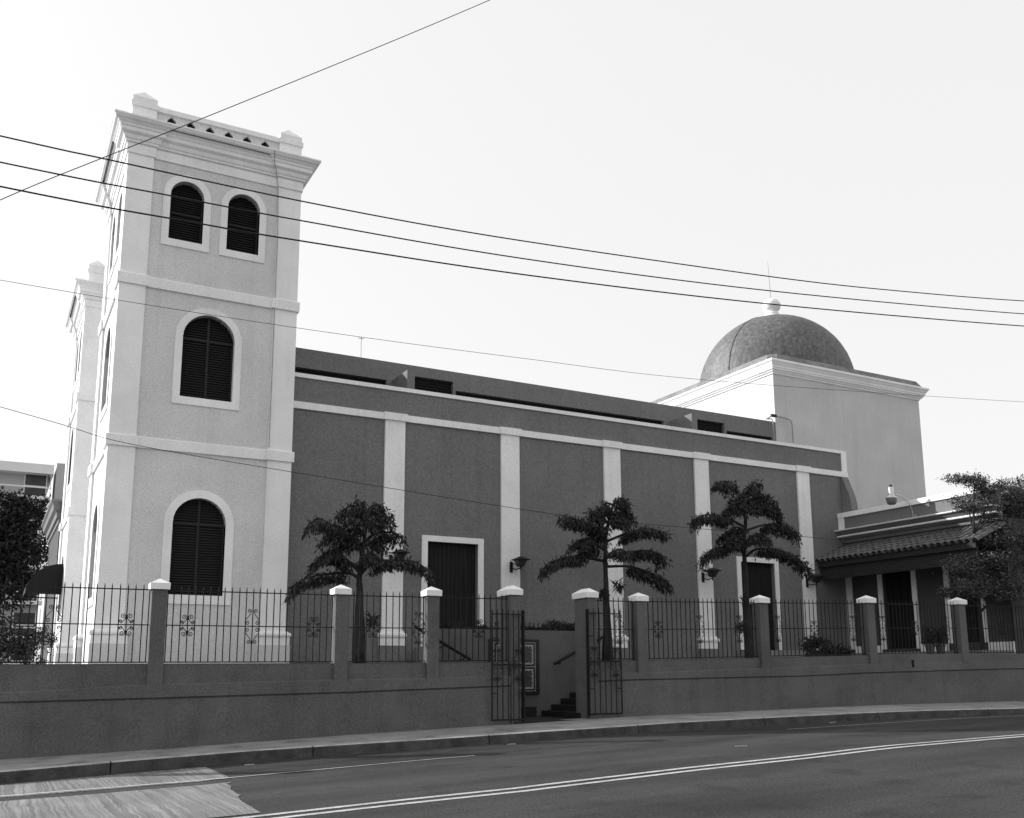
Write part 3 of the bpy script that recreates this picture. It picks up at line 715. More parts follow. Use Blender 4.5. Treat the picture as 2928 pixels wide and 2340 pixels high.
# low concave skirt from the square edge to the drum circle
RD = 3.95; rows = 8
def sqpt(a, hh):
    c, s = math.cos(a), math.sin(a); m = max(abs(c), abs(s)); return (hh*c/m, hh*s/m)
NA = 96
for j in range(rows+1):
    tt = j/rows
    for k in range(NA):
        a = 2*math.pi*(k+.5)/NA+math.pi/4
        if j <= 1:
            hh = HB+.30 if j == 0 else HB+.10
            x, y = sqpt(a, hh); z = 15.47 if j == 0 else 15.80
        else:
            u = (j-1)/(rows-1)
            sx, sy = sqpt(a, HB+.10); cx_, cy_ = RD*math.cos(a), RD*math.sin(a)
            x = sx+(cx_-sx)*u; y = sy+(cy_-sy)*u; d0 = math.hypot(sx-cx_, sy-cy_)
            z = 15.80+.22*u*u
        vs.append((x, y, z))
for j in range(rows):
    for k in range(NA): fs.append((j*NA+k, j*NA+(k+1) % NA, (j+1)*NA+(k+1) % NA, (j+1)*NA+k))
mb.add(vs, fs).build('roof_skirt', 'skirt', DB, smooth=False)
prof = [(RD, 15.95)]
for i in range(1, 25):
    a = math.pi/2*i/24; prof.append((max(.001, RD*math.cos(a)), 15.95+3.95*math.sin(a)))
mb = MB().lathe(prof, n=96)
random.seed(3)
mb.v = [(x*(1+random.uniform(-.0018, .0018)), y*(1+random.uniform(-.0018, .0018)), z+random.uniform(-.006, .006)) for x, y, z in mb.v]
dm = mb.build('dome', 'dome', DB, smooth=True)
pts = []
for i in range(20):
    a = math.pi/2*i/20; az = math.radians(192); pts.append(((RD+.02)*math.cos(a)*math.cos(az), (RD+.02)*math.cos(a)*math.sin(az), 15.95+3.97*math.sin(a)))
MB().tube(pts, .012, 5).build('cable', 'cable', dm)
fp = [(.50, 19.98), (.50, 20.08), (.42, 20.12), (.36, 20.13), (.40, 20.2), (.36, 20.28), (.25, 20.30), (.24, 20.36), (.36, 20.42), (.45, 20.52), (.49, 20.66), (.47, 20.80), (.38, 20.94), (.24, 21.04), (.08, 21.09), (.001, 21.1)]
fo = MB().lathe([(r*.98, z-.06) for r, z in fp], n=24).build('finial', 'trim', DB, smooth=True)
MB().tube([(-.02, 0, 21.0), (-.10, 0, 23.1)], [.018, .008], 5).build('lightning_rod', 'roof', fo)

# conduit on the block corner and small roof pipes
t = thing('roof_conduit', 'thin bent pipe arching over the clerestory end beside the domed block', 'pipe', (30.25, 31.2, 11.6))
MB().tube([(.95, 0, .1), (.93, 0, .95), (.85, 0, 1.12), (.6, 0, 1.18), (-.1, 0, 1.22), (-.25, 0, 1.2), (-.6, 0, 1.0)], .03, 6).build('pipe', 'roof', t)
MB().tube([(-.5, 0, 1.02), (-.3, -.02, 1.05), (-.24, -.03, .9), (-.22, -.03, .0)], .025, 6).build('pipe', 'roof', t)
MB().box(-.3, .0, -.04, .04, 1.16, 1.28).build('junction_box', 'mull', t)
t = thing('roof_antenna', 'thin antenna mast with two small crossbars on the nave roof', 'antenna', (12.15, 35, 12.6))
MB().tube([(0, 0, 0), (0, 0, 2.1)], .012, 5).build('mast', 'roof', t)
MB().tube([(-.14, 0, 1.2), (.12, 0, 1.22)], .012, 4).build('crossbar', 'cable', t)
MB().tube([(-.13, 0, 2.05), (.1, 0, 2.06)], .012, 4).build('crossbar', 'cable', t)

# ------------------------------------------------------------------ side wing
WG = thing('side_wing', 'low flat-roofed side wing with white cornice lines and doors, at the right', 'building', (31.0, 28.48, 0))
D = lambda yy: 28.48-yy      # local y is negative toward the street
Y0, Y1 = 0.0, -7.22
def xpanel(mb, rect, holes, depth):
    ya, za, yb, zb = rect[0][0], rect[0][1], rect[1][0], rect[2][1]
    def quad(a, b, c, d): mb.add([(0, a, c), (0, b, c), (0, b, d), (0, a, d)], [(0, 1, 2, 3)])
    y = ya
    for l in sorted(holes, key=lambda h: h[0][0]):
        a, b, c, d = l[0][0], l[1][0], l[0][1], l[2][1]
        quad(y, a, za, zb); quad(a, b, za, c); quad(a, b, d, zb); y = b
        n = len(l); mb.add([(0, p[0], p[1]) for p in l]+[(depth, p[0], p[1]) for p in l], [(i, (i+1) % n, n+(i+1) % n, n+i) for i in range(n)])
    quad(y, yb, za, zb)
    return mb
def rc(ya, yb, z0, z1): return [(ya, z0), (yb, z0), (yb, z1), (ya, z1)]
op = [rc(25.27-28.48, 26.65-28.48, 2.45, 5.42), rc(22.45-28.48, 23.62-28.48, 2.6, 5.35)]
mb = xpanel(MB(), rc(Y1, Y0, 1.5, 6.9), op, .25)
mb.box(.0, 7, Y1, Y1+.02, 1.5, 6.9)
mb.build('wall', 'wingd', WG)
MB().box(-.012, -.001, Y1, -.01, 6.63, 6.9).build('wall_frieze', 'wingw', WG)
MB().box(.2, 7, Y1, -.1, 7.35, 7.45).build('roof_slab', 'roof', WG)
for q, lab in zip(op, ('door', 'door', 'door')):
    ya, yb, z0, z1 = q[0][0], q[1][0], q[0][1], q[2][1]
    dd = MB().box(.2, .26, ya, yb, z0, z1).build('door', 'door', WG)
    for i in range(4):
        a = ya+(yb-ya)*i/4; b = ya+(yb-ya)*(i+1)/4
        MB().box(.17, .199, a+.02, b-.02, z0+.08, z0+1.2).box(.17, .199, a+.02, b-.02, z0+1.3, z1-.08).build('door_panel', 'door', dd)
    MB().box(-.05, -.001, ya-.22, ya-.001, z0-.02, z1).box(-.05, -.001, yb+.001, yb+.22, z0-.02, z1).box(-.05, -.001, ya-.22, yb+.22, z1+.001, z1+.2).build('door_surround', 'trim', dd)
MB().box(-.06, -.001, -.30, -.004, 2.46, 5.9).build('end_pilaster', 'trim', WG)
mb = MB()
ys = [-.31, 26.65-28.48+.23, 25.27-28.48-.23, 23.62-28.48+.23, 22.45-28.48-.23, Y1]
for i in range(0, 6, 2): mb.box(-.07, -.001, ys[i+1], ys[i], 2.0, 2.58)
mb.build('white_base', 'trim', WG)
MB().box(-1.75, -.071, Y1, -.35, 1.9, 2.28).build('porch_floor', 'court', WG)
# parapet and cornice
MB().box(-.22, .0, Y1, -.02, 7.30, 7.84).build('parapet', 'wingw', WG)
MB().box(-.29, .06, Y1, -.005, 7.841, 8.04).build('parapet_coping', 'trim', WG)
MB().box(-.27, -.221, -.30, -.01, 7.36, 7.84).build('parapet_end_strip', 'trim', WG)
def xprof(pr, y0, y1):
    mb = MB(); n = len(pr); mb.add([(x, y0, z) for x, z in pr]+[(x, y1, z) for x, z in pr], [(i, (i+1) % n, n+(i+1) % n, n+i) for i in range(n)]+[tuple(range(n)), tuple(n+i for i in reversed(range(n)))]); return mb
xprof([(.0, 6.78), (-.12, 6.80), (-.14, 6.92), (-.22, 6.94), (-.24, 7.02), (.0, 7.02)], Y1, -.03).build('cornice_lower_moulding', 'wingw', WG)
xprof([(.0, 7.02), (-.36, 7.022), (-.38, 7.05), (-.38, 7.09), (.0, 7.11)], Y1, .0).build('cornice_ledge', 'trim', WG)
xprof([(.0, 7.11), (-.30, 7.112), (-.36, 7.16), (-.40, 7.20), (-.43, 7.26), (.0, 7.262)], Y1, .0).build('cornice_upper_moulding', 'wingw', WG)
xprof([(.0, 7.262), (-.50, 7.264), (-.52, 7.29), (-.52, 7.315), (.0, 7.355)], Y1, .0).build('cornice_ledge', 'trim', WG)

# tiled pent roof: every barrel tile an object
PR = thing('pent_roof', 'clay tiled pent roof over the side wing doors, lit at its right end', 'roof', (31.0, 28.42, 0))
slope = math.atan2(6.62-5.93, 1.62); LY = 7.15
Ld = math.hypot(1.62, .69)
xprof([(-.002, 6.62), (-1.60, 5.94), (-1.60, 5.90), (-.002, 6.56)], -LY, -.02).build('roof_deck', 'timber', PR)
rows_, cols_ = 5, 25
pw = LY/cols_; tl = Ld/rows_
mb = MB(); n = 6; r0, r1 = .10, .125; vs = []; fs = []; th = .014
for (u, r) in ((0, r0), (tl+.05, r1)):
    for k in range(n+1):
        a = math.pi*k/n; vs.append((-u, r*math.cos(a), r*math.sin(a)+(.012 if u else 0)))
    for k in range(n+1):
        a = math.pi*k/n; vs.append((-u, (r-th)*math.cos(a), (r-th)*math.sin(a)+(.012 if u else 0)))
m = n+1
for k in range(n):
    fs += [(k, k+1, 2*m+k+1, 2*m+k), (m+k+1, m+k, 3*m+k, 3*m+k+1), (2*m+k, 2*m+k+1, 3*m+k+1, 3*m+k)]
mb.add(vs, fs); tile0 = mb.build('roof_tile', 'tile', PR, smooth=False)
tiles = [tile0]
first = True
for i in range(cols_+1):
    for j in range(rows_):
        if first: o = tile0; first = False
        else: o = tile0.copy(); COL.objects.link(o); o.parent = PR
        u = j*tl
        o.location = (-.01-u*math.cos(slope)+random.uniform(-.008, .008), -.05-pw*i+random.uniform(-.01, .01), 6.64-u*math.sin(slope)+.012+random.uniform(-.006, .006))
        o.rotation_euler = (0, -slope, random.uniform(-.02, .02))
# pan tiles between the barrels: one run of channels
mb = MB()
for i in range(cols_):
    y = -.05-pw*(i+.5)
    for j in range(rows_):
        ua, ub = j*tl, (j+1)*tl+.03
        P = lambda u, dy, dz: (-.01-u*math.cos(slope), y+dy, 6.64-u*math.sin(slope)+dz)
        mb.add([P(ua, -.09, .0), P(ua, 0, -.035), P(ua, .09, .0), P(ub, -.09, .02), P(ub, 0, -.015), P(ub, .09, .02)], [(0, 1, 4, 3), (1, 2, 5, 4)])
mb.build('pan_tiles', 'tile', PR, kind='stuff')
MB().box(-1.60, -1.55, -LY, -.02, 5.72, 5.895).build('fascia_board', 'timber', PR)
MB().box(-1.50, -1.38, -LY+.05, -.02, 5.22, 5.77).build('eave_shade_beam', 'timber', PR)  # added dark bar: stands for black shade under the eave, covers lintels
for i in range(9):
    y = -.3-i*.82
    xprof([(-.02, 6.52), (-1.54, 5.90), (-1.54, 5.78), (-.02, 6.38)], y, y+.09).build('rafter', 'timber', PR)

# cobra-head lamp on the wing cornice
t = thing('gooseneck_lamp', 'grey metal gooseneck lamp with dark bowl standing on the side wing cornice', 'lamp', (30.66, 24.72, 7.36))
MB().tube([(0, 0, 0), (-.02, .0, .25), (-.12, .02, .50), (-.32, .05, .70), (-.6, .08, .80), (-.78, .10, .82)], .022, 6).build('curved_arm', 'zinc', t)
MB().box(-.06, .06, -.22, -.06, 0, .08).build('base_box', 'zinc', t)
hx, hy = -.95, .13
MB().lathe([(.001, 1.19), (.05, 1.185), (.055, 1.12), (.05, 1.10)], hx, hy, 14).build('photocell', 'mull', t)
MB().lathe([(.09, 1.10), (.105, 1.08), (.105, .80), (.13, .76), (.20, .70), (.225, .68), (.225, .665), (.1, .665)], hx, hy, 18).build('housing', 'zinc', t, smooth=False)
MB().lathe([(.205, .662), (.19, .55), (.16, .46), (.12, .43), (.001, .42)], hx, hy, 18).build('glass_bowl', 'globe', t, smooth=True)
t = thing('roof_pipe', 'dark hose loop and short vent lying on the side wing roof', 'pipe', (31.6, 27.0, 7.9))
MB().tube([(0, .8, .1), (0, .5, .28), (0, .0, .3), (0, -.5, .22), (0, -.8, .05)], .03, 6).build('hose', 'cable', t)
MB().tube([(0, 1.0, -.3), (0, 1.0, .34)], .05, 8).build('vent', 'roof', t)

# wall lanterns on the nave pilasters
LM = thing('wall_lantern', 'black wall lantern on the pilaster left of the large door, half behind tree leaves', 'lantern', (10.99, 28.4, 0), 0, 'wall lanterns on the nave pilasters')
ly = -.36; lx = .17
MB().box(-.05, .05, -.04, 0, 4.90, 5.26).build('wall_plate', 'iron', LM)
MB().tube([(0, -.02, 5.05), (.06, -.2, 4.98), (lx, ly, 5.02)], .022, 6).tube([(0, -.02, 5.2), (.05, -.2, 5.16), (lx, ly, 5.05)], .014, 5).tube([(lx, ly, 4.92), (lx, ly, 5.08)], [.012, .03], 6).build('bracket', 'iron', LM)
mb = MB().pyramid(lx-.25, lx+.25, ly-.25, ly+.25, 5.30, 5.42); mb.box(lx-.25, lx+.25, ly-.25, ly+.25, 5.285, 5.2995); mb.build('lantern_roof', 'iron', LM)
mb = MB(); a, b = .16, .08; zt, zb_ = 5.28, 5.10
for sx in (-1, 1):
    for sy in (-1, 1): mb.tube([(lx+sx*a, ly+sy*a, zt), (lx+sx*b, ly+sy*b, zb_)], .014, 4)
mb.box(lx-b-.01, lx+b+.01, ly-b-.01, ly+b+.01, zb_-.03, zb_); mb.build('lantern_frame', 'iron', LM)
MB().frustum(lx-b+.01, lx+b-.01, ly-b+.01, ly+b-.01, zb_+.001, lx-a+.02, lx+a-.02, ly-a+.02, ly+a-.02, zt-.002).build('glass', 'glass', LM)
copy_thing(LM, (15.28, 28.4, 0), label='black wall lantern on the pilaster right of the large door, fully in view')
copy_thing(LM, (23.42, 28.4, 0), label='black wall lantern on the pilaster left of the smaller door, under drooping leaves')
copy_thing(LM, (28.70, 28.4, 0), label='black wall lantern on the last pilaster, beside the pent roof eave')

# ------------------------------------------------------------------ far left background
t = thing('rear_annex', 'low dark annex with a moulded cornice beyond the farther bell tower', 'building', (2.5, 47.2, 1.5))
MB().box(0, 8, 0, 8, 0, 7.3).build('wall', 'annex', t)
MB().sweep([(0, 0), (8, 0), (8, 8), (0, 8)], [(0, 6.75), (.06, 6.78), (.06, 6.95), (.15, 7.0), (.17, 7.25), (.30, 7.35), (.34, 7.6), (.42, 7.68), (.42, 7.78), (0, 7.82)]).build('cornice', 'wingw', t)  # dark stucco here also carries the tree shade in its colour
MB().poly_extrude([(.05, 7.8), (8, 7.8), (8, 9.2), (1.2, 9.2)], 'y', .4, .7).build('gable', 'annex', t)
t = thing('side_awning', 'curved dark canvas awning on the left flank of the farther bell tower', 'awning', (2.5, 42.3, 0))
mb = MB(); vs = []; fs = []; n = 8
for i in range(n+1):
    a = math.pi/2*i/n; vs += [(-1.3*math.sin(a), 0, 4.75+1.2*math.cos(a)), (-1.3*math.sin(a), 2.4, 4.75+1.2*math.cos(a))]
for i in range(n): fs.append((2*i, 2*i+1, 2*i+3, 2*i+2))
mb.add(vs, fs); mb.add([(0, 0, 4.75)]+[vs[2*i] for i in range(n+1)], [tuple(range(n+2))]); mb.build('canvas', 'awning', t)
MB().tube([(-1.3, 0, 4.75), (0, 0, 4.75)], .03, 6).tube([(-1.3, 2.4, 4.75), (0, 2.4, 4.75)], .03, 6).build('awning_frame', 'iron', t)
HO = thing('hotel_building', 'distant pale concrete building with balconies and white floor bands at the far left', 'building', (-14, 90, 0))
MB().box(0, 17.6, .9, 12, 0, 18.5).build('wall', 'hotelw', HO)
MB().box(-.5, 18.0, -.2, 12.3, 18.45, 19.25).build('roof_fascia', 'hotelb', HO)
MB().box(18.2, 19.1, 0, 4, 14, 19.5).build('stair_tower', 'hotelw', HO)
for i in range(6):
    z = 16.2-i*2.95
    MB().box(-.3, 17.9, -.2, .899, z, z+.3).build('balcony_slab', 'hotelb', HO)
    MB().box(-.3, 17.9, -.2, -.15, z+.98, z+1.08).build('balcony_rail', 'hotelb', HO)
    for x in (1.2, 6.0, 11.0, 15.9):
        wn = MB().box(x, x+1.6, .86, .898, z+.35, z+2.3).build('balcony_window', 'hoteld', HO)
        MB().box(x-.08, x-.001, .84, .897, z+.3, z+2.35).box(x+1.601, x+1.68, .84, .897, z+.3, z+2.35).box(x, x+1.6, .84, .859, z+1.25, z+1.33).build('window_frame', 'hotelb', wn)
        MB().box(x+1.9, x+1.95, -.1, -.06, z+.3, z+2.6).build('balcony_post', 'hotelb', HO)
t = thing('rear_building', 'grey flat-roofed building top showing behind the tree at the far right', 'building', (49.7, 35, 1.5))
MB().box(0, 8, 0, 6, 0, 10.0).build('wall', 'annex', t)
MB().box(-.2, 8.2, -.2, 6.2, 10.0, 10.5).build('roof_edge', 'block', t)

# ------------------------------------------------------------------ trees
def S2(zm, p, Y):  # unused marker so the tree data below stays in metres
    return p
LEAFV = {}
def leaves_obj(name, pts, m, parent, kind='stuff'):
    """pts: list of (pos, dir, normal, length, width)"""
    vs = []; fs = []
    for p, d, nrm, L, wd in pts:
        s = d.cross(nrm)
        if s.length < 1e-4: s = d.orthogonal()
        s.normalize(); nn_ = s.cross(d).normalized(); i = len(vs)
        q = p+d*L*.45
        vs += [tuple(p), tuple(q+s*wd*.5-nn_*wd*.12), tuple(p+d*L), tuple(q-s*wd*.5-nn_*wd*.12)]
        fs += [(i, i+1, i+2), (i, i+2, i+3)]
    me = bpy.data.meshes.new(name); me.from_pydata(vs, [], fs); me.materials.append(MT[m]); me.update()
    o = bpy.data.objects.new(name, me); COL.objects.link(o); o.parent = parent; o['kind'] = kind
    return o
def rv(r=1.0): return Vector((random.gauss(0, r), random.gauss(0, r), random.gauss(0, r)))
def bez(pts, n):
    """Catmull-Rom through pts"""
    P = [Vector(p) for p in pts]; P = [P[0]*2-P[1]]+P+[P[-1]*2-P[-2]]; out = []
    for i in range(1, len(P)-2):
        for k in range(n):
            t = k/n; a, b, c, d_ = P[i-1], P[i], P[i+1], P[i+2]
            out.append(.5*((2*b)+(c-a)*t+(2*a-5*b+4*c-d_)*t*t+(3*b-a-3*c+d_)*t**3))
    out.append(P[-2]); return out
def tiered_tree(label, base, trunk, boughs, extra=6, dens=1.0, seed=1, fern=None):
    random.seed(seed)
    t = thing('courtyard_tree', label, 'tree', base, 0, 'layered courtyard trees behind the fence')
    bx, by, bz = base
    tp = bez([(x-bx, dy, z-bz) for x, z, dy in trunk], 5)
    n = len(tp); rs = [(.10*(1-.80*(i/(n-1))**.8)+.012+.075*max(0, 1-tp[i].z/1.9))*(1+random.uniform(-.07, .09)) for i in range(n)]
    MB().tube([(p.x+random.uniform(-.008, .008), p.y, p.z) for p in tp], rs, 9).build('trunk', 'bark', t, smooth=True)
    lv = []
    def do_bough(pts, full=1.0):
        q = bez(pts, 6); m = len(q)
        rr = [.042*(1-i/(m-1))+.008 for i in range(m)]
        MB().tube(q, rr, 6).build('branch', 'bark', t, smooth=True)
        cum = 0
        for i in range(m-1):
            f = i/(m-1)
            if f < .22: continue
            seg = (q[i+1]-q[i]); cnt = int(seg.length*600*dens*full*(.6+.7*math.sin(math.pi*min(1, f*1.05))))
            spread = .08+.20*math.sin(math.pi*min(1, f*.92))
            tan = seg.normalized(); lat = tan.cross(Vector((0, 0, 1))).normalized()
            for k in range(cnt):
                pos = q[i]+seg*random.random()
                l = random.uniform(-1, 1)
                pos = pos+lat*l*spread*1.25+Vector((0, 0, random.uniform(-.15, .05)-abs(l)*.09))
                pos += tan*random.uniform(-.1, .1)
                droop = random.random()
                d = (Vector((0, 0, -1))*(1.0 if droop < .75 else .15)+lat*l*.55+tan*random.uniform(.0, .7)+rv(.28)+(Vector((0, 0, .6)) if droop > .9 else Vector())).normalized()
                L = random.uniform(.08, .19); lv.append((pos+Vector((0, 0, random.uniform(-.08, .01) if droop < .6 else 0)), d, rv().normalized(), L, random.uniform(.032, .055)))
    for bpts in boughs:
        dy = random.uniform(-.35, .35); m = len(bpts)
        do_bough([(x-bx, dy*(i/(m-1)), z-bz) for i, (x, z) in enumerate(bpts)])
    # foreshortened boughs toward and away from the street
    zlo = min(b[0][1] for b in boughs)-bz+.1; zhi = max(b[0][1] for b in boughs)-bz
    for k in range(extra):
        z0 = zlo+(zhi-zlo)*(k+.5)/extra; a = (1 if k % 2 else -1)*math.pi/2+random.uniform(-.6, .6)
        Lh = (.95-.45*(k/extra))*random.uniform(.75, 1.0)
        tx = min(tp, key=lambda p: abs(p.z-z0))
        c, s = math.cos(a), math.sin(a)
        do_bough([tx, tx+Vector((c*Lh*.35, s*Lh*.35, .16)), tx+Vector((c*Lh*.7, s*Lh*.7, .20)), tx+Vector((c*Lh, s*Lh, .02))], .9)
    leaves_obj('crown', lv, 'leaf', t)
    if fern:
        for (fx, fz, sc) in fern:
            fl = []
            for k in range(70):
                a = random.uniform(0, 2*math.pi); d = Vector((math.cos(a)*.4, math.sin(a)*.4, random.uniform(-1.2, .5))).normalized()
                fl.append((Vector((fx-bx, -.1, fz-bz))+rv(.06*sc), d, rv().normalized(), random.uniform(.2, .42)*sc, .05*sc))
            leaves_obj('hanging_fern', fl, 'leaf', t, kind='stuff')
    return t
TREES=[([[8.67, 1.82], [8.62, 3.62], [8.61, 3.99], [8.63, 4.37], [8.7, 4.95], [8.75, 5.53], [8.71, 6.18]], [[(8.58, 4.09), (8.36, 4.21), (7.88, 4.19), (7.31, 4.07), (6.94, 3.87), (6.8, 3.7)], [(8.58, 4.28), (8.26, 4.54), (7.86, 4.79), (7.48, 4.58), (7.21, 4.34)], [(8.66, 4.22), (8.85, 4.42), (9.25, 4.57), (9.87, 4.61), (10.29, 4.49), (10.57, 4.27)], [(8.69, 4.76), (8.24, 5.26), (7.65, 5.49), (7.36, 5.58), (7.08, 5.34)], [(8.7, 4.85), (8.04, 5.19), (7.69, 5.17), (7.61, 4.96)], [(8.72, 5.04), (9.03, 5.31), (9.44, 5.4), (9.75, 5.38), (9.88, 5.21)], [(8.74, 4.95), (9.04, 5.12), (9.33, 4.98)], [(8.73, 5.53), (8.42, 5.99), (8.14, 5.91), (7.97, 5.78)], [(8.73, 5.62), (9.02, 6.13), (9.33, 5.96), (9.56, 5.58)], [(8.72, 5.72), (8.68, 6.05), (8.53, 6.23)], [(8.75, 5.34), (8.44, 5.24), (8.2, 5.11), (8.19, 4.99)], [(8.65, 4.56), (8.85, 4.76), (9.05, 4.68)], [(8.71, 5.24), (8.33, 5.59), (8.13, 5.68)], [(8.71, 5.43), (9.03, 5.74), (9.29, 5.66)], [(8.62, 4.37), (8.06, 4.63), (7.63, 4.7)]]),
([[16.53, 1.82], [16.54, 3.46], [16.53, 4.14], [16.52, 5.06], [16.57, 5.76], [16.76, 6.48], [16.96, 6.95]], [[(16.49, 4.95), (15.73, 5.02), (15.07, 4.99), (14.49, 4.78), (14.26, 4.52)], [(16.5, 5.29), (15.88, 5.58), (15.48, 5.49), (15.26, 5.34)], [(16.57, 5.76), (16.03, 6.05), (15.35, 6.15), (14.8, 6.22)], [(16.62, 5.58), (17.27, 5.85), (18.0, 6.04), (18.69, 5.92)], [(16.61, 5.07), (17.4, 5.27), (18.12, 5.34), (18.52, 5.17), (18.39, 4.99)], [(16.6, 4.79), (17.38, 4.83), (18.09, 4.7), (18.67, 4.48), (18.92, 4.23)], [(16.66, 6.12), (16.31, 6.45), (16.01, 6.52)], [(16.72, 6.36), (17.16, 6.68), (17.41, 6.48), (17.51, 6.32)], [(16.85, 6.72), (17.13, 6.96), (17.36, 6.81)], [(16.85, 6.72), (16.63, 6.85)], [(16.53, 5.41), (16.01, 5.31), (15.63, 5.25)], [(16.57, 5.95), (16.3, 5.98), (16.08, 5.92)], [(16.67, 6.29), (16.51, 6.51), (16.45, 6.65)], [(16.67, 6.24), (17.0, 6.31), (17.23, 6.23)]]),
([[22.14, 1.9], [22.1, 4.13], [22.1, 5.15], [22.09, 5.65], [22.22, 6.64], [22.2, 7.39], [22.17, 7.64]], [[(22.12, 5.52), (21.46, 5.66), (20.84, 5.57), (20.49, 5.32), (20.45, 5.1)], [(22.17, 5.9), (21.65, 6.18), (21.27, 6.06), (21.17, 5.89)], [(22.17, 6.39), (21.52, 6.59), (20.74, 6.69), (20.16, 6.59), (19.97, 6.32)], [(22.2, 6.27), (22.95, 6.5), (23.62, 6.54), (24.18, 6.37), (24.23, 6.17)], [(22.18, 5.4), (22.58, 5.65), (23.39, 5.69), (24.05, 5.53), (24.6, 5.18), (24.86, 4.93)], [(22.17, 5.9), (22.61, 6.17), (22.98, 5.95)], [(22.2, 6.89), (21.7, 7.05), (21.35, 6.9)], [(22.2, 6.89), (22.84, 7.19), (23.32, 7.05), (23.57, 6.79)], [(22.2, 7.39), (21.73, 7.63), (21.43, 7.85), (21.08, 7.82), (20.83, 7.68)], [(22.21, 7.52), (22.55, 7.83), (22.86, 8.08)], [(22.23, 7.4), (22.86, 7.6), (23.34, 7.41), (23.65, 7.05)], [(22.22, 7.14), (21.84, 7.21), (21.51, 7.04)], [(22.22, 7.27), (22.55, 7.37), (22.94, 7.33)], [(22.13, 5.7), (21.63, 5.84), (21.19, 5.74)]])]
# trunk points need a depth, boughs stay (x, z)
def trk(L): return [(p[0][0] if isinstance(p[0], (list, tuple)) else p[0], p[0][1] if isinstance(p[0], (list, tuple)) else p[1], 0) for p in L]
TL = ['leftmost layered tree with drooping leaves, in front of the first nave pilaster', 'middle layered tree with drooping leaves, just right of the gateway', 'rightmost layered tree with drooping leaves, in front of the smaller church door']
for i, ((tk, bo), X, Yt) in enumerate(zip(TREES, (8.67, 16.53, 22.14), (24.5, 24.6, 24.6))):
    zb = (1.8, 1.85, 1.98)[i]
    tk = [(p[0], max(p[1], zb-.05), 0) for p in tk]
    ferns = ([(8.95, 3.0, .8)], [(16.9, 4.2, .85), (16.35, 3.95, .8)], [(21.95, 3.9, .7), (21.7, 3.1, .9)])[i]
    tiered_tree(TL[i], (X, Yt, zb), tk, bo, extra=(3, 4, 4)[i], dens=(.80, 1.0, 1.0)[i], seed=11+i, fern=ferns)

def blob_tree(name, label, cat, base, blobs, m, n_per, L, trunk_r, seed, hang=0.0, group=None, depth=1.0):
    random.seed(seed)
    t = thing(name, label, cat, base, 0, group); bx, by, bz = base; lv = []
    zmin = min(b[1]-b[3] for b in blobs)-bz
    zmax = max(b[1] for b in blobs)-bz
    if trunk_r:
        mb = MB(); top = Vector((.1, 0, zmin+(zmax-zmin)*.55))
        mb.tube(bez([(0, 0, -.2), (.03, .02, top.z*.5), top], 6), [trunk_r*(1-.05*i) for i in range(13)], 9)
        mb.build('trunk', 'bark', t, smooth=True)
        for (x, z, rx, rz) in blobs:
            c = Vector((x-bx, random.uniform(-.3, .3)*depth, z-bz))
            s0 = Vector((.05, 0, max(.4, min(top.z, c.z-abs(c.x)*.5-.2))))
            mb = MB(); mb.tube(bez([s0, (s0+c)/2+Vector((0, 0, -.08)), c], 5), [trunk_r*.45*(1-.075*i) for i in range(11)], 6); mb.build('branch', 'bark', t, smooth=True)
            for k in range(3):
                e = c+Vector((random.uniform(-1, 1)*rx*.8, random.uniform(-1, 1)*rx*.6*depth, random.uniform(-.4, .8)*rz)); MB().tube([c, (c+e)/2, e], [trunk_r*.14, trunk_r*.1, .004], 5).build('branch', 'bark', t)
    for (x, z, rx, rz) in blobs:
        c = Vector((x-bx, 0, z-bz)); ry = (rx*.55+rz*.35)*depth
        sub = [c+Vector((random.uniform(-1, 1)*rx*.75, random.uniform(-1, 1)*ry*.8, random.uniform(-.8, .8)*rz)) for _ in range(max(5, int(rx*rz*26)))] if rx < 4 else [c+Vector((random.uniform(-1, 1)*rx*.85, random.uniform(-1, 1)*ry, random.uniform(-.85, .85)*rz)) for _ in range(40)]
        cnt = int(n_per*rx*max(rz, .25))
        for k in range(cnt):
            sc = random.choice(sub); r = min(rx, rz)*.36
            p = sc+Vector((random.gauss(0, .20)*rx, random.gauss(0, .25)*ry, random.gauss(0, .34)*rz)); 
            if ((p.x-c.x)/rx)**2+((p.z-c.z)/max(rz, .1))**2 > 1.35: continue
            d = (rv()+Vector((0, 0, -hang))).normalized(); lv.append((p, d, rv().normalized(), random.uniform(.7, 1.3)*L, L*random.uniform(.4, .6)))
    leaves_obj('crown', lv, m, t)
    return t
RB =  [(29.67, 8.16, 1.03, 0.23), (30.66, 7.97, 0.73, 0.31), (29.81, 7.39, 0.98, 0.3), (31.09, 7.41, 0.85, 0.6), (31.41, 6.92, 0.75, 0.51), (32.32, 7.68, 1.11, 0.7), (30.54, 6.19, 1.04, 0.37), (31.4, 5.91, 0.93, 0.51), (29.39, 5.14, 1.13, 0.36), (30.65, 5.2, 1.31, 0.41), (28.8, 4.39, 0.74, 0.35), (29.91, 4.43, 1.28, 0.45), (31.2, 4.56, 0.92, 0.58), (32.33, 5.96, 1.38, 1.02)]
blob_tree('bushy_tree', 'bushy small-leaved tree rising in front of the side wing at the right edge', 'tree', (29.62, 21.5, 2.03), RB, 'leaf2', 6000, .085, .10, 21, hang=.3)
LB =  [(1.41, 10.81, 0.72, 0.8), (2.26, 10.74, 0.61, 0.68), (1.41, 9.2, 0.96, 1.06), (2.53, 8.73, 0.72, 1.2), (1.79, 7.35, 0.83, 1.05), (0.65, 9.95, 0.94, 1.59), (0.74, 7.3, 0.93, 1.56)]
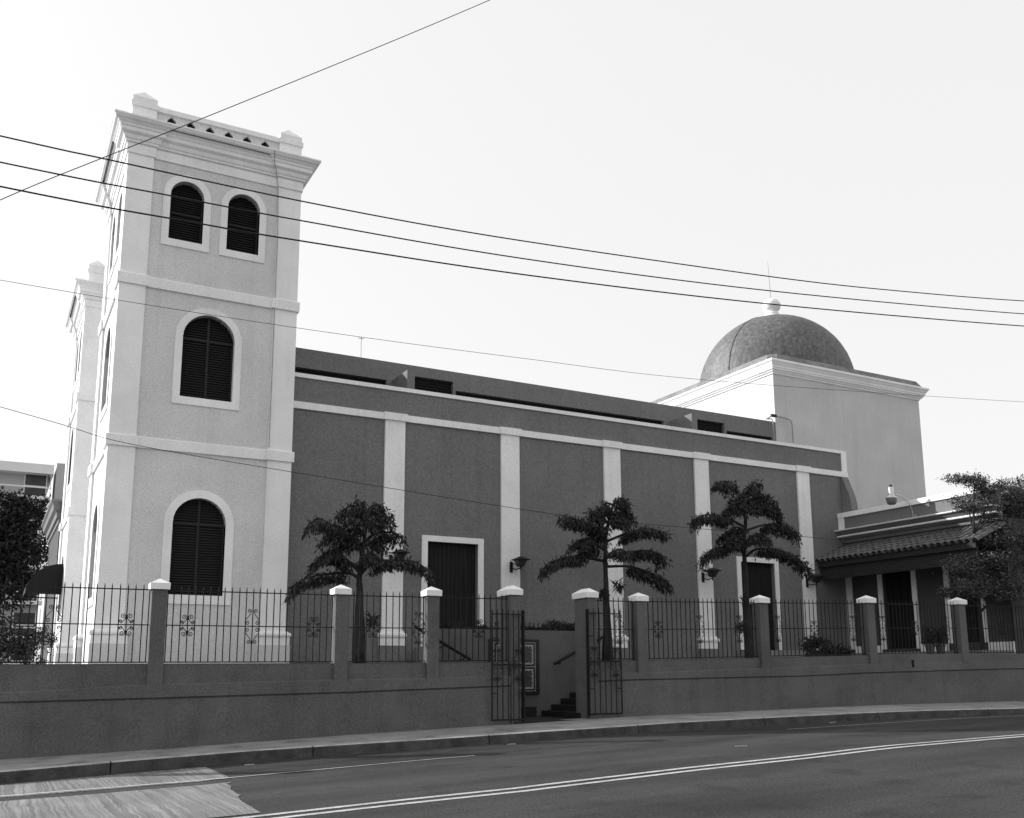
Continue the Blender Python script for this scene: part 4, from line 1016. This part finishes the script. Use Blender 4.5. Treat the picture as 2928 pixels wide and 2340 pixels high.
LB2 = [(x-1.0, z, rx, rz) for x, z, rx, rz in LB]+[(x+.0, z, rx, rz) for x, z, rx, rz in LB]+[(-1.6, 9.2, 1.6, 2.0), (-2.6, 6.5, 1.6, 2.0), (-1.2, 5.3, 1.4, 1.3), (1.2, 6.1, 1.3, .9)]
blob_tree('background_tree', 'large dark leafy tree beyond the courtyard at the left edge, before the hotel', 'tree', (.4, 60, 1.5), LB2, 'leaf3', 620, .26, .22, 22)
# shrubs at the far left behind the fence
def shrub(label, base, blobs, n, L, seed, name='shrub', m='leaf3', group=None):
    return blob_tree(name, label, 'shrub', base, blobs, m, n, L, 0, seed, group=group)
shrub('dark shrub behind the fence at the far left edge', (.6, 32, 1.78), [(.5, 2.75, .75, .55), (.0, 2.5, .8, .7), (1.05, 2.45, .45, .5)], 2400, .12, 31, group='dark shrubs inside the courtyard')
shrub('rounded dark shrub beside the farther tower base', (1.5, 34, 1.78), [(1.55, 2.5, .42, .5), (1.35, 2.15, .4, .3)], 3200, .10, 32, group='dark shrubs inside the courtyard')
shrub('dark shrub in front of the last nave pilaster, behind the fence', (23.3, 22.7, 1.98), [(23.1, 2.3, .6, .35), (23.7, 2.25, .55, .3), (24.2, 2.15, .5, .22), (22.7, 2.2, .4, .3)], 3600, .10, 33, group='dark shrubs inside the courtyard')
# hedge on the planter
random.seed(5); lv = []
for k in range(5200):
    x = random.uniform(10.8, 15.65); hgt = .07+.05*math.sin(x*5.3)+(.22 if 14.35 < x < 15.3 else (.08 if x > 13.6 else 0))
    lv.append((Vector((x-13, random.uniform(-.26, .24), random.uniform(0, max(.05, hgt)))), (rv(.5)+Vector((0, 0, .7))).normalized(), rv().normalized(), random.uniform(.05, .10), .03))
for k in range(34):
    x = 10.85+k*.142+random.uniform(-.03, .03)
    for j in range(16):
        lv.append((Vector((x-13, random.uniform(-.2, -.1), .04+.011*j+random.uniform(0, .05))), (rv(.4)+Vector((0, 0, 1))).normalized(), rv().normalized(), .06, .03))
t = thing('hedge', 'low dark hedge growing along the top of the planter wall behind the gateway', 'hedge', (13, 24.45, 2.74))
leaves_obj('foliage', lv, 'leaf', t)
# potted plants near the wing door
for x, y, lab in ((27.0, 21.5, 'left one of two dark potted plants standing behind the fence near the wing door'), (27.5, 21.5, 'right one of two dark potted plants standing behind the fence near the wing door')):
    t = thing('potted_plant', lab, 'plant', (x, y+.0, 2.13), 0, 'potted plants behind the fence')
    MB().lathe([(.001, 0), (.11, 0), (.15, .26), (.165, .27), (.165, .31), (.14, .31), (.13, .27), (.001, .27)], n=16).build('pot', 'pot', t)
    fl = []
    for k in range(420):
        a = random.uniform(0, 6.28); r = random.uniform(0, .22); h = random.uniform(.3, .85)
        fl.append((Vector((r*math.cos(a), r*math.sin(a), h)), (rv(.6)+Vector((math.cos(a)*.5, math.sin(a)*.5, .2))).normalized(), rv().normalized(), random.uniform(.06, .12), .035))
    leaves_obj('foliage', fl, 'leaf', t)
    MB().tube([(0, 0, .25), (.02, 0, .6)], .015, 5).build('stem', 'bark', t)

# ------------------------------------------------------------------ overhead wires
def wire(label, pts, r, group):
    P = bez(pts, 8); b = P[0]
    t = MB().tube([p-b for p in P], r, 5).build('overhead_cable', 'cable'); t.location = b
    tag(t, label, 'cable', group)
G1 = 'overhead cables along the street'
wire('uppermost of the three thick overhead cables crossing the bell tower', [(-9, 20.92, 12.45), (-.34, 20.61, 12.28), (1.4, 20.54, 12.26), (5.53, 20.39, 12.24), (9.9, 20.22, 12.35), (15.6, 20.0, 12.69), (20.74, 19.81, 13.06), (24.7, 19.66, 13.45), (29.74, 19.47, 14.03), (38, 19.1, 15.1)], .017, G1)
wire('middle one of the three thick overhead cables crossing the bell tower', [(-9, 20.92, 11.85), (-.29, 20.61, 11.72), (2.66, 20.49, 11.73), (5.54, 20.38, 11.76), (11.22, 20.17, 11.94), (19.13, 19.87, 12.49), (29.67, 19.47, 13.56), (38, 19.1, 14.6)], .017, G1)
wire('lowest of the three thick overhead cables crossing the bell tower', [(-9, 20.92, 11.4), (-.25, 20.6, 11.2), (3.17, 20.47, 11.22), (5.56, 20.38, 11.27), (11.22, 20.17, 11.51), (19.11, 19.87, 12.08), (29.66, 19.47, 13.12), (38, 19.1, 14.1)], .019, G1)
wire('thin overhead cable sloping up to the right across the tower cornice', [(-2, 20.75, 9.7), (-.12, 20.6, 11.17), (1.4, 20.54, 12.30), (4.04, 20.44, 14.24), (9.22, 20.25, 18.13), (16, 20.0, 23.4)], .010, 'thin overhead cables')
wire('thin overhead cable crossing the middle tower window and the domed block', [(-9, 20.9, 9.5), (-.1, 20.6, 9.25), (5.51, 20.39, 9.2), (11.2, 20.17, 9.3), (17.06, 19.95, 9.5), (29.28, 19.49, 10.41), (38, 19.1, 11.2)], .006, 'thin overhead cables')
wire('thin sagging cable crossing the lower tower storey and the nave wall', [(-4, 20.75, 7.5), (.56, 20.57, 6.56), (1.16, 20.55, 6.43), (2.32, 20.51, 6.2), (5.52, 20.39, 5.92), (12.09, 20.14, 5.43), (16.08, 19.99, 5.34), (21.23, 19.79, 5.31), (26.4, 22.5, 5.6), (30.8, 24.9, 6.4)], .007, 'thin overhead cables')
